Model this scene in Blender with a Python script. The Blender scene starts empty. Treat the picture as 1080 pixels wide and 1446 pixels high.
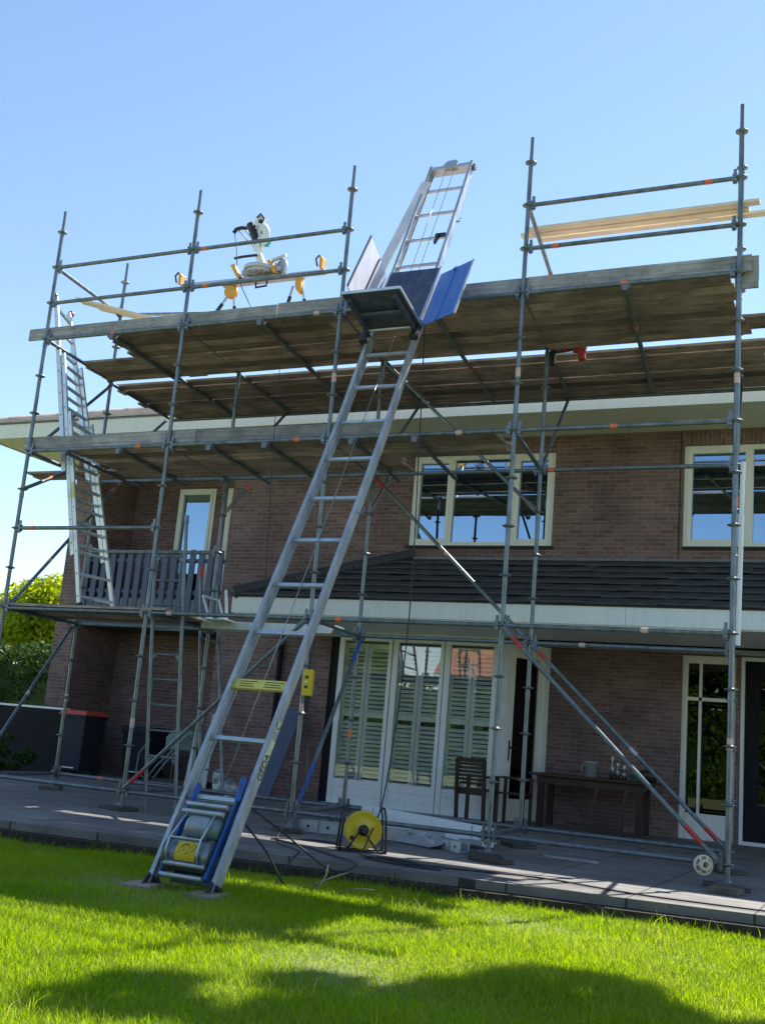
import bpy, math, random
import numpy as np
from mathutils import Vector, Matrix
random.seed(7); RNG = np.random.default_rng(7)
S = bpy.context.scene
COL = S.collection
V = Vector

# ------------------------------------------------------------------ mesh collector
class MB:
    def __init__(s): s.v = []; s.f = []; s.m = []; s.sm = []; s.mi = 0
    def face(s, pts, smooth=False):
        n = len(s.v); s.v += [tuple(p) for p in pts]; s.f.append(tuple(range(n, n+len(pts)))); s.m.append(s.mi); s.sm.append(smooth)
    def raw(s, vs, fs, smooth=False):
        n = len(s.v); s.v += [tuple(p) for p in vs]
        for f in fs: s.f.append(tuple(i+n for i in f)); s.m.append(s.mi); s.sm.append(smooth)
    def obox(s, o, a, b, c):
        o, a, b, c = V(o), V(a), V(b), V(c)
        if a.cross(b).dot(c) < 0: a, b = b, a
        P = [o, o+a, o+a+b, o+b, o+c, o+a+c, o+a+b+c, o+b+c]
        s.raw(P, [(3,2,1,0),(4,5,6,7),(0,1,5,4),(1,2,6,5),(2,3,7,6),(3,0,4,7)])
    def box(s, x0, x1, y0, y1, z0, z1): s.obox((x0,y0,z0),(x1-x0,0,0),(0,y1-y0,0),(0,0,z1-z0))
    def beam(s, p, q, w, h, up=(0,0,1)):
        p, q = V(p), V(q); d = (q-p).normalized(); side = d.cross(V(up))
        if side.length < 1e-4: side = d.cross(V((0,1,0)))
        side.normalize(); u = side.cross(d).normalized()
        s.obox(p-side*w/2-u*h/2, q-p, side*w, u*h)
    def tube(s, p, q, r, n=10, r2=None, cap=True):
        p, q = V(p), V(q); d = (q-p).normalized()
        a = d.orthogonal().normalized(); b = d.cross(a); r2 = r if r2 is None else r2
        vs = []
        for c, rr in ((p, r), (q, r2)):
            for k in range(n):
                t = 2*math.pi*k/n; vs.append(c+(a*math.cos(t)+b*math.sin(t))*rr)
        s.raw(vs, [(k, (k+1)%n, n+(k+1)%n, n+k) for k in range(n)], True)
        if cap:
            s.raw(vs[:n], [tuple(reversed(range(n)))]); s.raw(vs[n:], [tuple(range(n))])
    def path(s, pts, r, n=6):
        pts = [V(p) for p in pts]; rings = []; a = None
        for i, p in enumerate(pts):
            d = (pts[min(i+1, len(pts)-1)]-pts[max(i-1, 0)]).normalized()
            if a is None: a = d.orthogonal().normalized()
            a = (a-d*a.dot(d)).normalized(); b = d.cross(a)
            rings.append([p+(a*math.cos(2*math.pi*k/n)+b*math.sin(2*math.pi*k/n))*r for k in range(n)])
        vs = [v for g in rings for v in g]; fs = []
        for i in range(len(pts)-1):
            for k in range(n): fs.append((i*n+k, i*n+(k+1)%n, (i+1)*n+(k+1)%n, (i+1)*n+k))
        fs.append(tuple(reversed(range(n)))); fs.append(tuple(range(len(vs)-n, len(vs))))
        s.raw(vs, fs, True)
    def lathe(s, prof, c=(0,0,0), n=20, ax=(0,0,1)):
        ax = V(ax).normalized(); a = ax.orthogonal().normalized(); b = ax.cross(a); c = V(c); vs = []
        for r, z in prof:
            for k in range(n):
                t = 2*math.pi*k/n; vs.append(c+ax*z+(a*math.cos(t)+b*math.sin(t))*r)
        m = len(prof)
        fs = [(i*n+k, i*n+(k+1)%n, (i+1)*n+(k+1)%n, (i+1)*n+k) for i in range(m-1) for k in range(n)]
        s.raw(vs, fs, True)
        if prof[0][0] > 1e-4: s.raw(vs[:n], [tuple(reversed(range(n)))])
        if prof[-1][0] > 1e-4: s.raw(vs[-n:], [tuple(range(n))])
    def sphere(s, c, r, n=10, sc=(1,1,1)):
        vs = []; c = V(c)
        for i in range(n+1):
            ph = math.pi*i/n
            for k in range(2*n):
                t = math.pi*k/n
                vs.append(c+V((math.sin(ph)*math.cos(t)*r*sc[0], math.sin(ph)*math.sin(t)*r*sc[1], math.cos(ph)*r*sc[2])))
        N = 2*n
        s.raw(vs, [(i*N+k, (i+1)*N+k, (i+1)*N+(k+1)%N, i*N+(k+1)%N) for i in range(n) for k in range(N)], True)
    def prism(s, poly, d):
        d = V(d); P = [V(p) for p in poly]; n = len(P)
        nrm = V((0,0,0))
        for i in range(n): nrm += P[i].cross(P[(i+1)%n])
        if nrm.dot(d) < 0: P.reverse()
        vs = P+[p+d for p in P]
        s.raw(vs, [tuple(reversed(range(n))), tuple(range(n, 2*n))]+[(i, (i+1)%n, n+(i+1)%n, n+i) for i in range(n)])
    def build(s, name, mats, parent=None, origin=None, bevel=0, **k):
        me = bpy.data.meshes.new(name)
        if origin is not None:
            o = V(origin); s.v = [tuple(V(p)-o) for p in s.v]
        me.from_pydata(s.v, [], s.f)
        for m in (mats if isinstance(mats, (list, tuple)) else [mats]): me.materials.append(m)
        me.polygons.foreach_set('material_index', s.m); me.polygons.foreach_set('use_smooth', s.sm)
        me.update()
        ob = bpy.data.objects.new(name, me); COL.objects.link(ob)
        if origin is not None: ob.location = origin
        if parent: ob.parent = parent; ob.matrix_parent_inverse = par_inv(parent)
        if bevel:
            b = ob.modifiers.new('Bevel', 'BEVEL'); b.width = bevel; b.segments = 2; b.limit_method = 'ANGLE'; b.angle_limit = math.radians(50)
        for kk, vv in k.items(): ob[kk] = vv
        return ob
def par_inv(p):
    m = Matrix.LocRotScale(p.location, p.rotation_euler, p.scale)
    return m.inverted()
def empty(name, loc, label, cat, group=None):
    o = bpy.data.objects.new(name, None); COL.objects.link(o); o.location = loc; o.empty_display_size = .2
    o['label'] = label; o['category'] = cat
    if group: o['group'] = group
    return o
def tag(o, label, cat, group=None):
    o['label'] = label; o['category'] = cat
    if group: o['group'] = group
    return o
def copy_part(src, parent, M):
    c = src.copy(); COL.objects.link(c); c.parent = parent
    c.matrix_parent_inverse = par_inv(parent) if parent else Matrix(); c.matrix_basis = M
    return c

# ------------------------------------------------------------------ materials
def newmat(name):
    m = bpy.data.materials.new(name); m.use_nodes = True; nt = m.node_tree
    return m, nt, nt.nodes['Principled BSDF']
def N(nt, t, **k):
    n = nt.nodes.new(t)
    for a, b in k.items():
        if a in n.inputs: n.inputs[a].default_value = b
        else: setattr(n, a, b)
    return n
def L(nt, a, b): nt.links.new(a, b)
def ramp(nt, stops):
    r = nt.nodes.new('ShaderNodeValToRGB'); e = r.color_ramp.elements
    while len(e) < len(stops): e.new(.5)
    for el, (p, c) in zip(e, stops): el.position = p; el.color = (*c, 1)
    return r
def simple(name, c1, c2=None, scale=8, rough=.5, metal=0, bump=0, detail=5, stretch=(1,1,1), rvar=.12, coord='Object', bscale=None, spec=None):
    m, nt, b = newmat(name)
    tc = N(nt, 'ShaderNodeTexCoord'); mp = N(nt, 'ShaderNodeMapping'); mp.inputs['Scale'].default_value = stretch
    L(nt, tc.outputs[coord], mp.inputs[0])
    no = N(nt, 'ShaderNodeTexNoise', Scale=scale, Detail=detail, Roughness=.6); L(nt, mp.outputs[0], no.inputs['Vector'])
    r = ramp(nt, [(.3, c1), (.7, c2 or c1)]); L(nt, no.outputs['Fac'], r.inputs[0]); L(nt, r.outputs[0], b.inputs['Base Color'])
    mr = N(nt, 'ShaderNodeMapRange'); mr.inputs['To Min'].default_value = rough-rvar; mr.inputs['To Max'].default_value = rough+rvar
    L(nt, no.outputs['Fac'], mr.inputs[0]); L(nt, mr.outputs[0], b.inputs['Roughness'])
    b.inputs['Metallic'].default_value = metal
    if spec is not None: b.inputs['Specular IOR Level'].default_value = spec
    if bump:
        n2 = no
        if bscale: n2 = N(nt, 'ShaderNodeTexNoise', Scale=bscale, Detail=4); L(nt, mp.outputs[0], n2.inputs['Vector'])
        bp = N(nt, 'ShaderNodeBump', Strength=bump, Distance=.01); L(nt, n2.outputs['Fac'], bp.inputs['Height']); L(nt, bp.outputs[0], b.inputs['Normal'])
    return m
M = {}
M['steel'] = simple('galvanised_steel', (.10,.125,.14), (.22,.255,.27), 14, .34, .5, .05, stretch=(1,1,.4))
def grime(m, amt=.35):
    nt = m.node_tree; b = nt.nodes['Principled BSDF']; src = b.inputs['Base Color'].links[0].from_socket
    g = N(nt, 'ShaderNodeNewGeometry'); mp = N(nt, 'ShaderNodeMapping'); mp.inputs['Scale'].default_value = (9, 9, .9); L(nt, g.outputs['Position'], mp.inputs[0])
    n = N(nt, 'ShaderNodeTexNoise', Scale=1.4, Detail=7, Roughness=.7); L(nt, mp.outputs[0], n.inputs['Vector'])
    r = ramp(nt, [(.45, (0,0,0)), (.75, (amt,)*3)]); L(nt, n.outputs['Fac'], r.inputs[0])
    mx = N(nt, 'ShaderNodeMix', data_type='RGBA'); L(nt, r.outputs[0], mx.inputs[0]); L(nt, src, mx.inputs[6]); mx.inputs[7].default_value = (.30,.28,.23,1); L(nt, mx.outputs[2], b.inputs['Base Color'])
def splash(m):
    nt = m.node_tree; b = nt.nodes['Principled BSDF']; src = b.inputs['Base Color'].links[0].from_socket
    g = N(nt, 'ShaderNodeNewGeometry'); n = N(nt, 'ShaderNodeTexNoise', Scale=16, Detail=6, Roughness=.75); L(nt, g.outputs['Position'], n.inputs['Vector'])
    r = ramp(nt, [(.62, (0,0,0)), (.70, (.75,.75,.75))]); L(nt, n.outputs['Fac'], r.inputs[0])
    mx = N(nt, 'ShaderNodeMix', data_type='RGBA'); L(nt, r.outputs[0], mx.inputs[0]); L(nt, src, mx.inputs[6]); mx.inputs[7].default_value = (.30,.30,.29,1)
    n2 = N(nt, 'ShaderNodeTexNoise', Scale=5, Detail=6, Roughness=.7); L(nt, g.outputs['Position'], n2.inputs['Vector'])
    r2 = ramp(nt, [(.60, (0,0,0)), (.72, (.7,.7,.7))]); L(nt, n2.outputs['Fac'], r2.inputs[0])
    m2 = N(nt, 'ShaderNodeMix', data_type='RGBA'); L(nt, r2.outputs[0], m2.inputs[0]); L(nt, mx.outputs[2], m2.inputs[6]); m2.inputs[7].default_value = (.10,.065,.045,1)
    L(nt, m2.outputs[2], b.inputs['Base Color'])
splash(M['steel'])
M['steel_dark'] = simple('dull_steel', (.12,.13,.14), (.22,.23,.24), 20, .5, .5)
M['alu'] = simple('aluminium', (.46,.51,.56), (.62,.67,.71), 10, .36, .6, .02)
M['alu_rail'] = simple('worn_aluminium', (.34,.36,.375), (.58,.60,.62), 7, .36, .5, .04, stretch=(1,1,.35), rvar=.2)
M['alu_dull'] = simple('dull_aluminium', (.40,.43,.45), (.55,.58,.60), 12, .42, .6, .02)
M['orange'] = simple('orange_paint', (.75,.13,.04), (.85,.22,.08), 30, .5)
M['red'] = simple('red_paint', (.35,.03,.03), (.5,.06,.05), 20, .5)
M['pale_band'] = simple('faded_pink_band', (.55,.36,.30), (.66,.5,.44), 30, .55)
M['blue'] = simple('blue_paint', (.016,.075,.30), (.03,.12,.40), 12, .45)
M['blue_panel'] = simple('blue_panel', (.018,.125,.44), (.03,.155,.50), 6, .4, spec=.3)
M['navy_panel'] = simple('dark_navy_panel', (.035,.045,.09), (.05,.062,.115), 10, .5)
M['lilac_panel'] = simple('pale_panel', (.66,.65,.74), (.76,.75,.82), 6, .35)
M['yellow'] = simple('yellow_plastic', (.62,.42,.01), (.72,.52,.02), 12, .4)
M['black'] = simple('black_plastic', (.012,.012,.014), (.03,.03,.032), 20, .45)
M['rubber'] = simple('black_rubber', (.01,.01,.01), (.02,.02,.02), 20, .6)
M['white_paint'] = simple('white_paint', (.74,.78,.79), (.82,.85,.85), 3, .4, detail=8)
M['cream_paint'] = simple('cream_paint', (.80,.80,.74), (.86,.86,.80), 2, .45, detail=8)
M['fascia'] = simple('eaves_fascia_paint', (.76,.75,.64), (.83,.82,.71), 1.5, .45, detail=8)
M['shutter'] = simple('shutter_paint', (.86,.87,.86), (.9,.91,.9), 4, .4)
M['soffit'] = simple('soffit_paint', (.74,.71,.60), (.82,.79,.68), 1.5, .6)
M['canopy_white'] = simple('white_fascia_board', (.78,.83,.83), (.85,.89,.88), 1.2, .42, detail=9)
M['anthracite'] = simple('anthracite_paint', (.045,.068,.125), (.068,.096,.165), 7, .5, bump=.05)
M['black_frame'] = simple('black_frame', (.012,.013,.016), (.02,.021,.026), 9, .7, spec=.15)
M['dark_joint'] = simple('dark_joint', (.02,.018,.018), (.035,.03,.03), 9, .8)
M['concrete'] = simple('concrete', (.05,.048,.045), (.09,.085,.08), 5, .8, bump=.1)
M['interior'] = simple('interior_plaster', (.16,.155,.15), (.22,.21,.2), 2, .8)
M['soil'] = simple('soil', (.02,.016,.011), (.06,.045,.03), 18, .95, bump=.8)
M['saw_cream'] = simple('pale_casting', (.62,.60,.55), (.74,.72,.66), 10, .4)
M['teal'] = simple('teal_plastic', (.02,.35,.40), (.03,.45,.5), 10, .4)
M['amber'] = simple('amber_paint', (.72,.33,.03), (.80,.42,.05), 14, .42)
M['bin'] = simple('dark_bin_plastic', (.016,.021,.036), (.026,.032,.048), 12, .6, spec=.25)
M['bin_lid'] = simple('red_orange_bin_lid', (.45,.06,.03), (.55,.09,.045), 12, .45)
M['hose'] = simple('grey_green_plastic', (.10,.17,.17), (.15,.23,.225), 10, .45)
M['ivory'] = simple('ivory_plastic', (.62,.55,.40), (.72,.65,.50), 10, .45)
M['rope'] = simple('dark_cable', (.012,.012,.013), (.025,.025,.025), 30, .6)
M['wire'] = simple('steel_wire', (.25,.27,.28), (.4,.42,.43), 30, .4, .7)
M['pot'] = simple('pale_grey_pot', (.36,.38,.42), (.45,.47,.5), 8, .5)
M['bag'] = simple('white_plastic_sack', (.02,.02,.02), (.7,.72,.72), 9, .5, bump=.4)
M['label_yellow'] = simple('yellow_label', (.66,.55,.10), (.74,.64,.16), 20, .45)
M['label_pale'] = simple('pale_label', (.50,.52,.30), (.6,.62,.38), 20, .45)
M['ink'] = simple('black_ink', (.01,.01,.012), (.015,.015,.016), 20, .5)

def wood(name, cols, axis='X', rough=.75, fine=1.0, bump=.35, rnd=.35, stain=.5):
    m, nt, b = newmat(name)
    tc = N(nt, 'ShaderNodeTexCoord'); mp = N(nt, 'ShaderNodeMapping')
    sc = {'X': (1.2, 22, 22), 'Z': (22, 22, 1.2), 'Y': (22, 1.2, 22)}[axis]
    mp.inputs['Scale'].default_value = [q*fine for q in sc]
    oi = N(nt, 'ShaderNodeObjectInfo'); ad = N(nt, 'ShaderNodeVectorMath', operation='ADD')
    ml = N(nt, 'ShaderNodeVectorMath', operation='SCALE'); ml.inputs[0].default_value = (13, 7, 5); L(nt, oi.outputs['Random'], ml.inputs['Scale'])
    L(nt, tc.outputs['Object'], ad.inputs[0]); L(nt, ml.outputs[0], ad.inputs[1]); L(nt, ad.outputs[0], mp.inputs[0])
    no = N(nt, 'ShaderNodeTexNoise', Scale=1.6, Detail=7, Roughness=.65, Distortion=.6); L(nt, mp.outputs[0], no.inputs['Vector'])
    r = ramp(nt, [(.25, cols[0]), (.5, cols[1]), (.78, cols[2])]); L(nt, no.outputs['Fac'], r.inputs[0])
    n2 = N(nt, 'ShaderNodeTexNoise', Scale=2.3, Detail=6, Roughness=.7); L(nt, ad.outputs[0], n2.inputs['Vector'])
    r2 = ramp(nt, [(.35, (1-stain,)*3), (.62, (1.1,1.1,1.08))]); L(nt, n2.outputs['Fac'], r2.inputs[0])
    mx = N(nt, 'ShaderNodeMix', data_type='RGBA', blend_type='MULTIPLY'); mx.inputs[0].default_value = 1
    L(nt, r.outputs[0], mx.inputs[6]); L(nt, r2.outputs[0], mx.inputs[7])
    hv = N(nt, 'ShaderNodeHueSaturation'); mr = N(nt, 'ShaderNodeMapRange'); mr.inputs['To Min'].default_value = 1-rnd; mr.inputs['To Max'].default_value = 1+rnd
    L(nt, oi.outputs['Random'], mr.inputs[0]); L(nt, mr.outputs[0], hv.inputs['Value']); L(nt, mx.outputs[2], hv.inputs['Color'])
    L(nt, hv.outputs[0], b.inputs['Base Color']); b.inputs['Roughness'].default_value = rough
    bp = N(nt, 'ShaderNodeBump', Strength=bump, Distance=.004); L(nt, no.outputs['Fac'], bp.inputs['Height']); L(nt, bp.outputs[0], b.inputs['Normal'])
    return m
M['plank'] = wood('weathered_plank', [(.14,.10,.085), (.315,.24,.205), (.51,.42,.37)], rnd=.5)
M['toe'] = wood('weathered_toe_board', [(.17,.155,.15), (.31,.295,.285), (.46,.445,.435)], stain=.45)
M['sole'] = wood('dark_sole_wood', [(.05,.038,.03), (.10,.078,.06), (.16,.13,.10)])
M['fresh'] = wood('fresh_timber', [(.74,.62,.46), (.82,.72,.56), (.88,.80,.66)], rnd=.1, stain=.12, bump=.1)
M['dark_wood'] = wood('dark_stained_wood', [(.02,.009,.007), (.045,.02,.014), (.07,.03,.02)], rnd=.05, rough=.5, bump=.15)
M['pale_wood'] = wood('pale_painted_plank', [(.42,.48,.48), (.52,.57,.56), (.6,.64,.62)], axis='Z', rnd=.1, stain=.2)
M['bark_pale'] = simple('pale_bark', (.22,.19,.13), (.34,.30,.21), 14, .8)
M['bark'] = simple('bark', (.05,.04,.03), (.12,.09,.07), 14, .9, bump=.8, stretch=(1,1,.3))

def brick_mat(name, rotate=False):
    m, nt, b = newmat(name)
    g = N(nt, 'ShaderNodeNewGeometry'); sp = N(nt, 'ShaderNodeSeparateXYZ'); sn = N(nt, 'ShaderNodeSeparateXYZ')
    L(nt, g.outputs['Position'], sp.inputs[0]); L(nt, g.outputs['Normal'], sn.inputs[0])
    ab = N(nt, 'ShaderNodeMath', operation='ABSOLUTE'); L(nt, sn.outputs[0], ab.inputs[0])
    gt = N(nt, 'ShaderNodeMath', operation='GREATER_THAN'); gt.inputs[1].default_value = .6; L(nt, ab.outputs[0], gt.inputs[0])
    mx = N(nt, 'ShaderNodeMix', data_type='FLOAT'); L(nt, gt.outputs[0], mx.inputs[0]); L(nt, sp.outputs[0], mx.inputs[2]); L(nt, sp.outputs[1], mx.inputs[3])
    cb = N(nt, 'ShaderNodeCombineXYZ')
    L(nt, mx.outputs[0], cb.inputs[1 if rotate else 0]); L(nt, sp.outputs[2], cb.inputs[0 if rotate else 1])
    # slight wobble of the courses
    nw = N(nt, 'ShaderNodeTexNoise', Scale=9.0, Detail=2); L(nt, cb.outputs[0], nw.inputs['Vector'])
    ws = N(nt, 'ShaderNodeVectorMath', operation='SCALE'); ws.inputs['Scale'].default_value = .012; L(nt, nw.outputs['Color'], ws.inputs[0])
    wa = N(nt, 'ShaderNodeVectorMath', operation='ADD'); L(nt, cb.outputs[0], wa.inputs[0]); L(nt, ws.outputs[0], wa.inputs[1])
    br = N(nt, 'ShaderNodeTexBrick'); L(nt, wa.outputs[0], br.inputs['Vector'])
    br.offset = .5; br.offset_frequency = 2; br.squash = .52; br.squash_frequency = 5
    br.inputs['Color1'].default_value = (.165,.095,.088,1); br.inputs['Color2'].default_value = (.255,.162,.15,1)
    br.inputs['Mortar'].default_value = (.285,.24,.225,1); br.inputs['Scale'].default_value = 1
    br.inputs['Mortar Size'].default_value = .0055; br.inputs['Mortar Smooth'].default_value = .25; br.inputs['Bias'].default_value = -.1
    br.inputs['Brick Width'].default_value = .22; br.inputs['Row Height'].default_value = .0625
    n1 = N(nt, 'ShaderNodeTexNoise', Scale=1.1, Detail=6, Roughness=.6); L(nt, g.outputs['Position'], n1.inputs['Vector'])
    r1 = ramp(nt, [(.28, (.62,.62,.66)), (.5, (.95,.95,.95)), (.74, (1.25,1.22,1.2))]); L(nt, n1.outputs['Fac'], r1.inputs[0])
    n3 = N(nt, 'ShaderNodeTexNoise', Scale=55, Detail=4, Roughness=.7); L(nt, g.outputs['Position'], n3.inputs['Vector'])
    r3 = ramp(nt, [(.3, (.7,.7,.7)), (.7, (1.2,1.2,1.2))]); L(nt, n3.outputs['Fac'], r3.inputs[0])
    m1 = N(nt, 'ShaderNodeMix', data_type='RGBA', blend_type='MULTIPLY'); m1.inputs[0].default_value = 1; L(nt, br.outputs['Color'], m1.inputs[6]); L(nt, r1.outputs[0], m1.inputs[7])
    m2 = N(nt, 'ShaderNodeMix', data_type='RGBA', blend_type='MULTIPLY'); m2.inputs[0].default_value = 1; L(nt, m1.outputs[2], m2.inputs[6]); L(nt, r3.outputs[0], m2.inputs[7])
    L(nt, m2.outputs[2], b.inputs['Base Color']); b.inputs['Roughness'].default_value = .9
    iv = N(nt, 'ShaderNodeMath', operation='SUBTRACT'); iv.inputs[0].default_value = 1; L(nt, br.outputs['Fac'], iv.inputs[1])
    ad = N(nt, 'ShaderNodeMath', operation='MULTIPLY_ADD'); L(nt, n3.outputs['Fac'], ad.inputs[0]); ad.inputs[1].default_value = .5; L(nt, iv.outputs[0], ad.inputs[2])
    bp = N(nt, 'ShaderNodeBump', Strength=.6, Distance=.006); L(nt, ad.outputs[0], bp.inputs['Height']); L(nt, bp.outputs[0], b.inputs['Normal'])
    return m
M['brick'] = brick_mat('red_brown_brick'); M['soldier'] = brick_mat('soldier_course_brick', True)
M['tile'] = simple('dark_roof_tile', (.028,.03,.034), (.075,.077,.08), 5, .6, bump=.25, bscale=60, detail=9)
M['main_tile'] = simple('pale_roof_tile', (.40,.32,.27), (.58,.48,.42), 6, .7, bump=.3, bscale=40)
M['orange_tile'] = simple('orange_roof_tile', (.30,.12,.065), (.40,.18,.10), 4, .7, bump=.3)

def glass(name, refl, tint=(.75,.8,.8), rc=(.95,.97,1)):
    m, nt, b = newmat(name); nt.nodes.remove(b); out = nt.nodes['Material Output']
    tr = N(nt, 'ShaderNodeBsdfTransparent'); tr.inputs[0].default_value = (*tint, 1)
    gl = N(nt, 'ShaderNodeBsdfGlossy'); gl.inputs['Roughness'].default_value = .0; gl.inputs['Color'].default_value = (*rc, 1)
    fr = N(nt, 'ShaderNodeFresnel', IOR=1.5)
    tc = N(nt, 'ShaderNodeTexCoord'); no = N(nt, 'ShaderNodeTexNoise', Scale=1.3, Detail=1); L(nt, tc.outputs['Object'], no.inputs['Vector'])
    bp = N(nt, 'ShaderNodeBump', Strength=.02, Distance=.05); L(nt, no.outputs['Fac'], bp.inputs['Height']); L(nt, bp.outputs[0], gl.inputs['Normal'])
    ma = N(nt, 'ShaderNodeMath', operation='MULTIPLY_ADD', use_clamp=True); L(nt, fr.outputs[0], ma.inputs[0]); ma.inputs[1].default_value = 1.0; ma.inputs[2].default_value = refl
    mx = N(nt, 'ShaderNodeMixShader'); L(nt, ma.outputs[0], mx.inputs[0]); L(nt, tr.outputs[0], mx.inputs[1]); L(nt, gl.outputs[0], mx.inputs[2]); L(nt, mx.outputs[0], out.inputs[0])
    return m
M['glass'] = glass('window_glass', .30, (.5,.55,.55), (.55,.76,1)); M['glass_door'] = glass('door_glass', .06, (.98,.99,.99))
M['glass_dark'] = glass('dark_glass', .02, (.35,.38,.38)); M['bottle'] = glass('bottle_glass', .1, (.6,.75,.7))

def leaf(name, c1, c2, trans=.45, dry=None):
    m, nt, b = newmat(name); out = nt.nodes['Material Output']
    g = N(nt, 'ShaderNodeNewGeometry'); no = N(nt, 'ShaderNodeTexNoise', Scale=.9, Detail=4); L(nt, g.outputs['Position'], no.inputs['Vector'])
    ad = N(nt, 'ShaderNodeMath', operation='MULTIPLY_ADD'); L(nt, g.outputs['Random Per Island'], ad.inputs[0]); ad.inputs[1].default_value = .6; L(nt, no.outputs['Fac'], ad.inputs[2])
    r = ramp(nt, [(.35, c1), (1.0, c2)]); L(nt, ad.outputs[0], r.inputs[0])
    if dry:
        n2 = N(nt, 'ShaderNodeTexNoise', Scale=1.7, Detail=5, Roughness=.7); L(nt, g.outputs['Position'], n2.inputs['Vector'])
        a2 = N(nt, 'ShaderNodeMath', operation='MULTIPLY_ADD'); L(nt, g.outputs['Random Per Island'], a2.inputs[0]); a2.inputs[1].default_value = .5; L(nt, n2.outputs['Fac'], a2.inputs[2])
        r2 = ramp(nt, [(.88, (0,0,0)), (1.1, (.7,.7,.7))]); L(nt, a2.outputs[0], r2.inputs[0])
        mxd = N(nt, 'ShaderNodeMix', data_type='RGBA'); L(nt, r2.outputs[0], mxd.inputs[0]); L(nt, r.outputs[0], mxd.inputs[6]); mxd.inputs[7].default_value = (*dry, 1)
        class _o: outputs = [mxd.outputs[2]]
        r = _o
    L(nt, r.outputs[0], b.inputs['Base Color'])
    b.inputs['Roughness'].default_value = .5; b.inputs['Specular IOR Level'].default_value = .18
    tl = N(nt, 'ShaderNodeBsdfTranslucent'); hs = N(nt, 'ShaderNodeHueSaturation', Value=1.5, Saturation=1.1, Hue=.49); L(nt, r.outputs[0], hs.inputs['Color']); L(nt, hs.outputs[0], tl.inputs[0])
    mx = N(nt, 'ShaderNodeMixShader'); mx.inputs[0].default_value = trans; L(nt, b.outputs[0], mx.inputs[1]); L(nt, tl.outputs[0], mx.inputs[2]); L(nt, mx.outputs[0], out.inputs[0])
    return m
M['grass'] = leaf('grass_blade', (.11,.215,.008), (.29,.42,.018), .56, (.38,.38,.11))
M['leaf'] = leaf('hedge_leaf', (.03,.075,.012), (.13,.20,.02), .45)
M['leaf_bright'] = leaf('sunlit_leaf', (.14,.22,.012), (.40,.46,.05), .6)  # leaf colour raised to carry the sunlight on the left trees
M['leaf_dark'] = leaf('dark_leaf', (.018,.045,.012), (.05,.10,.02), .3)

for k_ in ('canopy_white', 'fascia', 'cream_paint', 'white_paint'): grime(M[k_], .16)
for k_ in ('navy_panel', 'blue_panel', 'lilac_panel', 'alu_rail'): grime(M[k_], .28)
# patio slabs
def patio_mat():
    m, nt, b = newmat('grey_patio_slab')
    g = N(nt, 'ShaderNodeNewGeometry')
    br = N(nt, 'ShaderNodeTexBrick'); br.offset = 0; L(nt, g.outputs['Position'], br.inputs['Vector'])
    br.inputs['Scale'].default_value = 1; br.inputs['Brick Width'].default_value = .9; br.inputs['Row Height'].default_value = .9; br.inputs['Mortar Size'].default_value = .009
    br.inputs['Color1'].default_value = (.175,.165,.155,1); br.inputs['Color2'].default_value = (.21,.198,.186,1); br.inputs['Mortar'].default_value = (.045,.043,.04,1)
    n1 = N(nt, 'ShaderNodeTexNoise', Scale=2.2, Detail=9, Roughness=.65); L(nt, g.outputs['Position'], n1.inputs['Vector'])
    r1 = ramp(nt, [(.3, (.55,.55,.56)), (.74, (1.25,1.22,1.18))]); L(nt, n1.outputs['Fac'], r1.inputs[0])
    m1 = N(nt, 'ShaderNodeMix', data_type='RGBA', blend_type='MULTIPLY'); m1.inputs[0].default_value = 1; L(nt, br.outputs['Color'], m1.inputs[6]); L(nt, r1.outputs[0], m1.inputs[7])
    n5 = N(nt, 'ShaderNodeTexNoise', Scale=6.5, Detail=9, Roughness=.8, Distortion=1.2); L(nt, g.outputs['Position'], n5.inputs['Vector'])
    r5 = ramp(nt, [(.56, (0,0,0)), (.70, (.6,.6,.6))]); L(nt, n5.outputs['Fac'], r5.inputs[0])
    m5 = N(nt, 'ShaderNodeMix', data_type='RGBA'); L(nt, r5.outputs[0], m5.inputs[0]); L(nt, m1.outputs[2], m5.inputs[6]); m5.inputs[7].default_value = (.30,.26,.21,1)
    L(nt, m5.outputs[2], b.inputs['Base Color']); b.inputs['Roughness'].default_value = .75
    n2 = N(nt, 'ShaderNodeTexNoise', Scale=90, Detail=3); L(nt, g.outputs['Position'], n2.inputs['Vector'])
    iv = N(nt, 'ShaderNodeMath', operation='MULTIPLY_ADD'); L(nt, br.outputs['Fac'], iv.inputs[0]); iv.inputs[1].default_value = -2; L(nt, n2.outputs['Fac'], iv.inputs[2])
    bp = N(nt, 'ShaderNodeBump', Strength=.35, Distance=.004); L(nt, iv.outputs[0], bp.inputs['Height']); L(nt, bp.outputs[0], b.inputs['Normal'])
    return m
M['patio'] = patio_mat()
M['lawn'] = simple('lawn_ground', (.145,.17,.055), (.21,.235,.085), 6, .95, bump=.4)

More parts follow.
